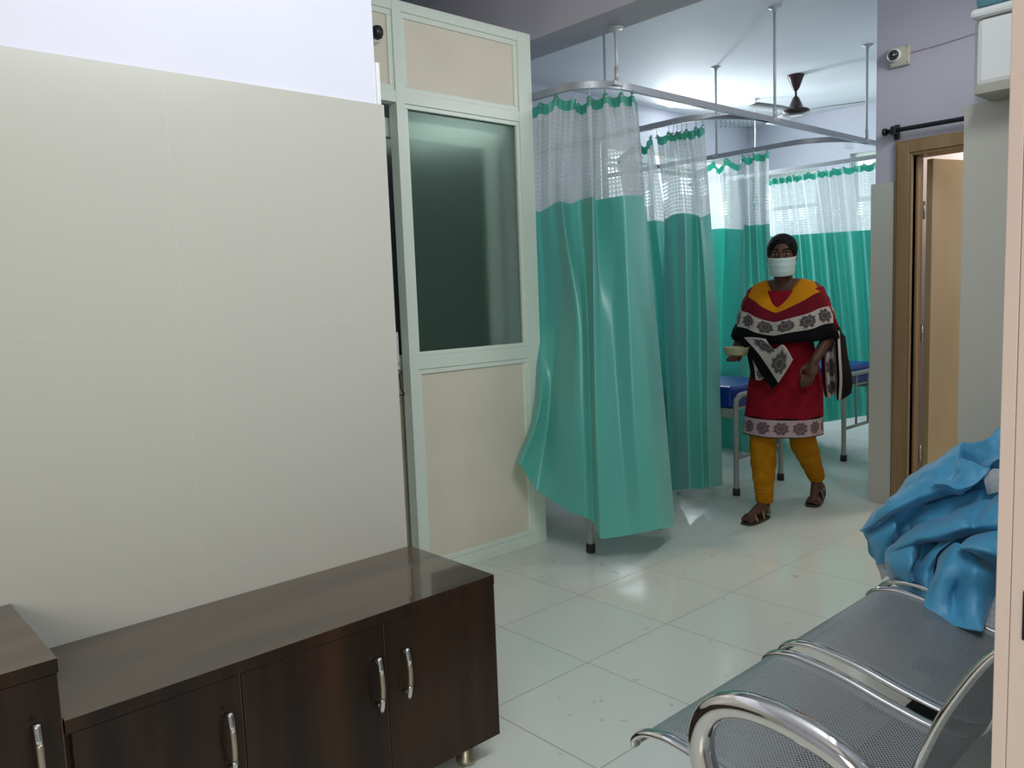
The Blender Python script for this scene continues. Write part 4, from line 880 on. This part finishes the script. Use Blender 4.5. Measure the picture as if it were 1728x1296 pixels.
# arms
RE, RW = Vector((-0.245, 0.015, 1.03)), Vector((-0.243, -0.115, 0.935))
LE, LW = Vector((0.245, 0.0, 1.035)), Vector((0.205, -0.155, 0.905))
capsule(bm, (-0.165, 0.01, 1.27), RE, 0.044, 0.036); capsule(bm, RE, RW, 0.036, 0.024)
capsule(bm, (0.165, 0.01, 1.27), LE, 0.044, 0.036); capsule(bm, LE, LW, 0.037, 0.024)
def finger(bm, pts, r0, r1):
    n = len(pts)-1
    for i in range(n):
        ra = r0+(r1-r0)*i/n; rb = r0+(r1-r0)*(i+1)/n
        capsule(bm, pts[i], pts[i+1], ra, rb, 10, 3)
# right hand: palm up under the bowl, fingers curling round its far side
capsule(bm, RW, RW+Vector((0.012, -0.045, -0.012)), 0.024, 0.026)
ellipsoid(bm, RW+Vector((0.02, -0.055, -0.018)), (0.036, 0.042, 0.015), Matrix.Rotation(0.25, 3, 'Z'))
for k in range(4):
    b0 = RW+Vector((-0.006+0.018*k, -0.088+0.004*k, -0.022))
    ln = (0.062, 0.070, 0.066, 0.052)[k]
    finger(bm, [b0, b0+Vector((0.012, -ln*0.5, -0.006)), b0+Vector((0.028, -ln*0.78, 0.004)), b0+Vector((0.036, -ln*0.86, 0.022))], 0.0088, 0.0066)
th = RW+Vector((0.036, -0.035, -0.008))
finger(bm, [th, th+Vector((0.026, -0.012, 0.010)), th+Vector((0.040, -0.028, 0.026))], 0.0105, 0.0078)
# left hand: relaxed, hanging forward with curled fingers
hd_ = (LW-LE).normalized(); dn = Vector((-0.28, -0.30, -0.91)).normalized()
pc = LW+dn*0.045
ellipsoid(bm, pc, (0.037, 0.018, 0.048), Matrix.Rotation(-0.15, 3, 'Y') @ Matrix.Rotation(-0.35, 3, 'X'))
capsule(bm, LW, pc, 0.024, 0.022)
for k in range(4):
    b0 = pc + Vector((-0.027+0.018*k, 0.0, 0)) + dn*0.040
    ln = (0.064, 0.074, 0.069, 0.054)[k]
    finger(bm, [b0, b0+dn*ln*0.5, b0+dn*ln*0.8+Vector((0, 0.010, 0)), b0+dn*ln*0.92+Vector((0, 0.024, 0))], 0.0088, 0.0066)
th = pc+Vector((-0.034, -0.004, 0.012))
finger(bm, [th, th+Vector((-0.018, -0.012, -0.022)), th+Vector((-0.018, -0.014, -0.050))], 0.0105, 0.0078)
# legs
RK, RA = Vector((-0.096, -0.078, 0.44)), Vector((-0.086, -0.090, 0.085))
LK, LA = Vector((0.072, 0.10, 0.43)), Vector((0.072, 0.395, 0.150))
capsule(bm, (-0.085, 0.01, 0.80), RK, 0.085, 0.055); capsule(bm, RK, RK+(RA-RK)*0.4, 0.053, 0.050); capsule(bm, RK+(RA-RK)*0.4, RA, 0.050, 0.033)
capsule(bm, (0.085, 0.02, 0.80), LK, 0.085, 0.055); capsule(bm, LK, LK+(LA-LK)*0.4, 0.053, 0.050); capsule(bm, LK+(LA-LK)*0.4, LA, 0.050, 0.033)
# feet (direction, heel, ball)
def foot(heel, ball, up_):
    heel, ball = Vector(heel), Vector(ball)
    d = (ball-heel).normalized(); sd = Vector((0, 0, 1)).cross(d).normalized()
    capsule(bm, heel+Vector((0, 0, 0.006)), heel+d*0.06+Vector((0, 0, 0.008)), 0.026, 0.030)
    capsule(bm, up_, heel+d*0.06+Vector((0, 0, 0.012)), 0.031, 0.030)
    capsule(bm, up_+d*0.01, ball+Vector((0, 0, 0.004)), 0.030, 0.022)
    capsule(bm, ball-sd*0.018, ball+sd*0.018, 0.019, 0.019)
    for k in range(5):
        o_ = (-0.033+0.0165*k)
        ln = (0.044, 0.044, 0.040, 0.034, 0.028)
        yield_k = k
    return d, sd
rd_, rs_ = foot((-0.086, -0.070, 0.042), (-0.125, -0.220, 0.034), RA)
ld_, ls_ = foot((0.075, 0.455, 0.085), (0.073, 0.315, 0.034), LA)
def toes(ball, d, sd, big_left):
    for k in range(5):
        kk = k if big_left else 4-k
        o_ = sd*(-0.031+0.0155*k)
        ln = (0.036, 0.036, 0.032, 0.028, 0.023)[kk]
        r_ = (0.0125, 0.0088, 0.0084, 0.008, 0.0076)[kk]
        b0 = Vector(ball)+o_
        capsule(bm, b0+d*0.006, b0+d*ln+Vector((0, 0, -0.006)), r_, r_*0.92, 10, 3)
toes((-0.125, -0.225, 0.032), rd_, rs_, False)
toes((0.073, 0.310, 0.032), Vector((0, -1, 0)), Vector((1, 0, 0)), False)
body = finish('body', bm, M['skin'], woman, smooth=True)
rm = body.modifiers.new('remesh', 'REMESH'); rm.mode = 'VOXEL'; rm.voxel_size = 0.0038; rm.use_smooth_shade = True
sm = body.modifiers.new('smooth', 'SMOOTH'); sm.factor = 0.5; sm.iterations = 3
# eyes and brows
for s in (-1, 1):
    bm = bmesh.new(); ellipsoid(bm, hp(s*0.029, -0.0745, 0.010), (0.0115, 0.007, 0.0045), HR, 14, 10); e = finish('eye', bm, M['eye_white'], woman, smooth=True)
    bm = bmesh.new(); ellipsoid(bm, hp(s*0.029, -0.0795, 0.010), (0.0055, 0.004, 0.0055), HR, 12, 8); finish('iris', bm, M['eye'], e, smooth=True)
    bm = bmesh.new(); tube(bm, catmull([hp(s*0.010, -0.088, 0.031), hp(s*0.030, -0.083, 0.038), hp(s*0.050, -0.066, 0.031)], 5), 0.0032, 8); finish('eyebrow', bm, M['hair'], woman)
# hair: cap, side hair and low bun
bm = bmesh.new()
ellipsoid(bm, hp(0, 0.022, 0.036), (0.083, 0.093, 0.084), HR)
ellipsoid(bm, hp(0, 0.045, -0.005), (0.080, 0.068, 0.076), HR)
ellipsoid(bm, hp(0.012, 0.115, -0.03), (0.046, 0.036, 0.044), HR)
for s in (-1, 1):
    capsule(bm, hp(s*0.050, -0.034, 0.064), hp(s*0.070, 0.002, 0.012), 0.014, 0.011)
    capsule(bm, hp(s*0.010, -0.044, 0.086), hp(s*0.050, -0.034, 0.064), 0.013, 0.014)
hr_ = finish('hair', bm, M['hair'], woman, smooth=True)
rm = hr_.modifiers.new('remesh', 'REMESH'); rm.mode = 'VOXEL'; rm.voxel_size = 0.004; rm.use_smooth_shade = True
sm = hr_.modifiers.new('smooth', 'SMOOTH'); sm.factor = 0.5; sm.iterations = 4
# face mask: pleated sheet over nose, mouth and chin
G = []
for i in range(25):
    ph = math.radians(-84+168*i/24); c = []
    for j in range(13):
        v = j/12
        zz = -0.004 - 0.098*v - 0.006*math.cos(ph)
        bulge = 0.006+0.018*math.cos(ph)**2*(0.8+0.4*math.sin(v*PI)) + 0.0016*math.sin(v*PI*6)
        rx = 0.072 - 0.010*v; ry = 0.096 - 0.006*v
        c.append(hp((rx+bulge*0.4)*math.sin(ph), -(ry+bulge)*math.cos(ph)+0.004, zz))
    G.append(c)
bm = bmesh.new(); grid_mesh(bm, G); mk = finish('face_mask', bm, M['mask'], woman, recalc=False, solid=0.002)
for s in (-1, 1):
    bm = bmesh.new(); tube(bm, catmull([hp(s*0.070, -0.006, -0.012), hp(s*0.079, 0.018, 0.012), hp(s*0.077, 0.030, -0.016), hp(s*0.060, -0.010, -0.090)], 5), 0.0014, 6)
    finish('ear_loop', bm, M['mask'], mk)
def loft(name, rings, m, parent, ripple=0.0, nrip=9, nu=48, interp=4, uvn=True, cap=False, solid=0.003, wob=0.0, tilt=0.0):
    """rings: (cx,cy,cz,rx,ry[,tiltz front-back])"""
    P = catmull([(r[0], r[1], r[2]) for r in rings], interp)
    Rr = catmull([(r[3], r[4], 0) for r in rings], interp)
    bm = bmesh.new(); uvl = bm.loops.layers.uv.verify(); R = []
    n = len(P)
    for i, (p, q) in enumerate(zip(P, Rr)):
        t = i/(n-1); ring = []; tl = tilt*(1-t/0.25) if t < 0.25 else 0
        for k in range(nu):
            a = 2*PI*k/nu
            f = 1+ripple*t*math.cos(nrip*a+0.6)+wob*noise.noise(Vector((math.cos(a)*2, math.sin(a)*2, p.z*14)))
            ring.append(bm.verts.new((p.x+q.x*f*math.sin(a), p.y-q.y*f*math.cos(a), p.z-tl*max(0, math.cos(a)))))
        R.append(ring)
    for i in range(n-1):
        for k in range(nu):
            f = bm.faces.new((R[i][k], R[i+1][k], R[i+1][(k+1) % nu], R[i][(k+1) % nu])); f.smooth = True
            for lp, (a, b) in zip(f.loops, ((k, i), (k, i+1), (k+1, i+1), (k+1, i))): lp[uvl].uv = (a/nu, b/(n-1))
    if cap: bm.faces.new(R[0][::-1]); bm.faces.new(R[-1])
    return finish(name, bm, m, parent, recalc=False, solid=solid)
loft('tunic', [(0, 0.006, 1.325, 0.088, 0.068), (0, 0.008, 1.31, 0.145, 0.078), (0, 0.010, 1.27, 0.172, 0.092), (0, 0.004, 1.18, 0.170, 0.118), (0, 0.0, 1.02, 0.150, 0.115), (0, 0.002, 0.90, 0.172, 0.128), (-0.002, 0.004, 0.76, 0.198, 0.150), (-0.005, 0.0, 0.64, 0.205, 0.176), (-0.008, -0.002, 0.585, 0.208, 0.188)], M['red'], woman, 0.028, 7, tilt=0.075)
loft('hem_band', [(-0.008, -0.002, 0.590, 0.2085, 0.189), (-0.010, -0.002, 0.54, 0.211, 0.194), (-0.012, -0.002, 0.485, 0.213, 0.198)], M['hem'], woman, 0.030, 7)
for s, E in ((-1, RE), (1, LE)):
    S_ = Vector((s*0.150, 0.01, 1.272)); bm = bmesh.new()
    tube(bm, [S_, S_*0.5+E*0.5, S_*0.08+E*0.92+Vector((0, 0, 0.0))], [0.060, 0.056, 0.055], 18, cap=True)
    finish('sleeve', bm, M['red'], woman, smooth=True)
# leggings, gathered at the ankle
def legging(pts, rad):
    bm = bmesh.new(); P = catmull(pts, 10); n = len(P); rs = []
    for i in range(n):
        t = i/(n-1)*(len(rad)-1); k = min(int(t), len(rad)-2); r = rad[k]+(rad[k+1]-rad[k])*(t-k)
        if i > n*0.72: r += 0.0042*math.sin(i*2.1)
        else: r += 0.0022*math.sin(i*0.9)
        rs.append(r)
    tube(bm, P, rs, 24, cap=True)
    return finish('legging', bm, M['ochre'], woman, smooth=True)
legging([(-0.085, 0.01, 0.76), RK.lerp(Vector((-0.085, 0.01, 0.8)), 0.35), RK, RK.lerp(RA, 0.35), RK.lerp(RA, 0.68), RA+Vector((0, 0, 0.045)), RA+Vector((0, 0, 0.012))], [0.092, 0.084, 0.074, 0.070, 0.056, 0.048, 0.045])
legging([(0.085, 0.02, 0.76), LK.lerp(Vector((0.085, 0.02, 0.8)), 0.35), LK, LK.lerp(LA, 0.35), LK.lerp(LA, 0.68), LK.lerp(LA, 0.90), LK.lerp(LA, 0.98)], [0.092, 0.084, 0.074, 0.066, 0.055, 0.047, 0.044])
# shawl over both shoulders
rows = [(0.0, 0.088, 0.078, 1.225, 1.338), (0.10, 0.118, 0.100, 1.205, 1.334), (0.22, 0.165, 0.122, 1.185, 1.315), (0.36, 0.205, 0.140, 1.160, 1.270), (0.46, 0.228, 0.150, 1.138, 1.230), (0.56, 0.245, 0.156, 1.112, 1.190), (0.68, 0.258, 0.162, 1.078, 1.145), (0.80, 0.272, 0.166, 1.040, 1.100), (0.90, 0.286, 0.166, 1.018, 1.060), (1.0, 0.298, 0.164, 0.995, 1.020)]
bm = bmesh.new(); uvl = bm.loops.layers.uv.verify(); R = []
NU = 84
for j, (v, rx, ry, zf, zs) in enumerate(rows):
    ring = []
    for k in range(NU):
        a = 2*PI*k/NU - PI
        s = abs(math.sin(a)); fr = math.cos(a)
        w = s**1.25 if fr > 0 else 1.0
        z = zf+(zs-zf)*w
        rip = 0.006*math.sin(v*26+2.2*s)*(0.4+0.6*v) + 0.008*v*math.sin(a*11)
        ring.append(bm.verts.new(((rx+rip)*math.sin(a), 0.008-(ry+rip+0.012*(fr > 0)*v)*math.cos(a)*(1 if fr > 0 else 0.82), z + 0.004*math.sin(a*7)*v)))
    R.append(ring)
for j in range(len(R)-1):
    for k in range(NU):
        f = bm.faces.new((R[j][k], R[j+1][k], R[j+1][(k+1) % NU], R[j][(k+1) % NU])); f.smooth = True
        for lp, (a, b) in zip(f.loops, ((k, j), (k, j+1), (k+1, j+1), (k+1, j))): lp[uvl].uv = (a/NU, rows[b][0]*0.999)
shawl = finish('shawl', bm, M['shawl'], woman, recalc=False, solid=0.004)
def unit_uv_sheet(name, net, m, nu=6, nv=6):
    G = net_grid([[WI @ Vector(p) for p in c] for c in net], nu, nv)
    bm = bmesh.new(); uvl = bm.loops.layers.uv.verify()
    V = [[bm.verts.new(p) for p in c] for c in G]; a1, b1 = len(G)-1, len(G[0])-1
    for i in range(a1):
        for j in range(b1):
            f = bm.faces.new((V[i][j], V[i+1][j], V[i+1][j+1], V[i][j+1])); f.smooth = True
            for lp, (a, b) in zip(f.loops, ((i, j), (i+1, j), (i+1, j+1), (i, j+1))): lp[uvl].uv = (b/b1*0.999, a/a1*0.999)
    return finish(name, bm, m, shawl, recalc=False, solid=0.004)
unit_uv_sheet('shawl_end', DUP_FRONT, M['shawl_end'])
unit_uv_sheet('shawl_end', DUP_SMALL, M['shawl_end'])
unit_uv_sheet('shawl_end', DUP_SIDE, M['shawl_side'])
# sandals
def sandal(heel, toe, mid, d, sd):
    bm = bmesh.new(); n = 14; top = []; bot = []
    P = catmull([heel, mid, toe], 7)
    rings = []
    for i, p in enumerate(P):
        t = i/(len(P)-1)
        w = 0.030+0.014*math.sin(min(1, t*1.15)*PI*0.55) - (0.02*max(0, t-0.86)/0.14) - 0.012*max(0, 0.12-t)/0.12
        rings.append([bm.verts.new(p+sd*w), bm.verts.new(p-sd*w), bm.verts.new(p-sd*w-Vector((0, 0, 0.012))), bm.verts.new(p+sd*w-Vector((0, 0, 0.012)))])
    for a, b in zip(rings[:-1], rings[1:]):
        for k in range(4): bm.faces.new((a[k], a[(k+1) % 4], b[(k+1) % 4], b[k]))
    bm.faces.new(rings[0][::-1]); bm.faces.new(rings[-1])
    s = finish('sandal', bm, M['sandal'], woman, bevel=0.003)
    def strap(c, w, h):
        bm = bmesh.new(); G = []
        for i in range(15):
            a = PI*i/14
            q = Vector(c)+sd*math.cos(a)*w+Vector((0, 0, math.sin(a)*h))
            G.append([q-d*0.009, q+d*0.009])
        grid_mesh(bm, G); finish('strap', bm, M['strap'], s, recalc=False, solid=0.003)
    return strap
st = sandal(Vector((-0.082, -0.047, 0.0135)), Vector((-0.134, -0.274, 0.0135)), Vector((-0.107, -0.160, 0.0135)), rd_, rs_)
st((-0.122, -0.210, 0.012), 0.043, 0.044); st((-0.103, -0.140, 0.014), 0.037, 0.066); st((-0.087, -0.080, 0.03), 0.033, 0.062)
st = sandal(Vector((0.075, 0.492, 0.058)), Vector((0.073, 0.262, 0.0135)), Vector((0.073, 0.37, 0.020)), ld_, ls_)
st((0.073, 0.322, 0.012), 0.043, 0.044); st((0.074, 0.385, 0.022), 0.038, 0.075); st((0.075, 0.445, 0.052), 0.034, 0.064)
# bowl in her right hand
wloc = (Matrix.Translation((PX, PY, 0)) @ Matrix.Rotation(PA, 4, 'Z')) @ (RW+Vector((0.042, -0.085, -0.004)))
bw = thing('bowl', 'shallow pale bowl carried in the hand of the woman', 'bowl', tuple(wloc))
bm = bmesh.new(); lathe(bm, [(0.0, 0.0), (0.048, 0.0), (0.062, 0.010), (0.070, 0.044), (0.073, 0.048), (0.069, 0.048), (0.060, 0.012), (0.0, 0.005)], (0, 0, 0), 32)
finish('bowl_shell', bm, M['bowl'], bw)
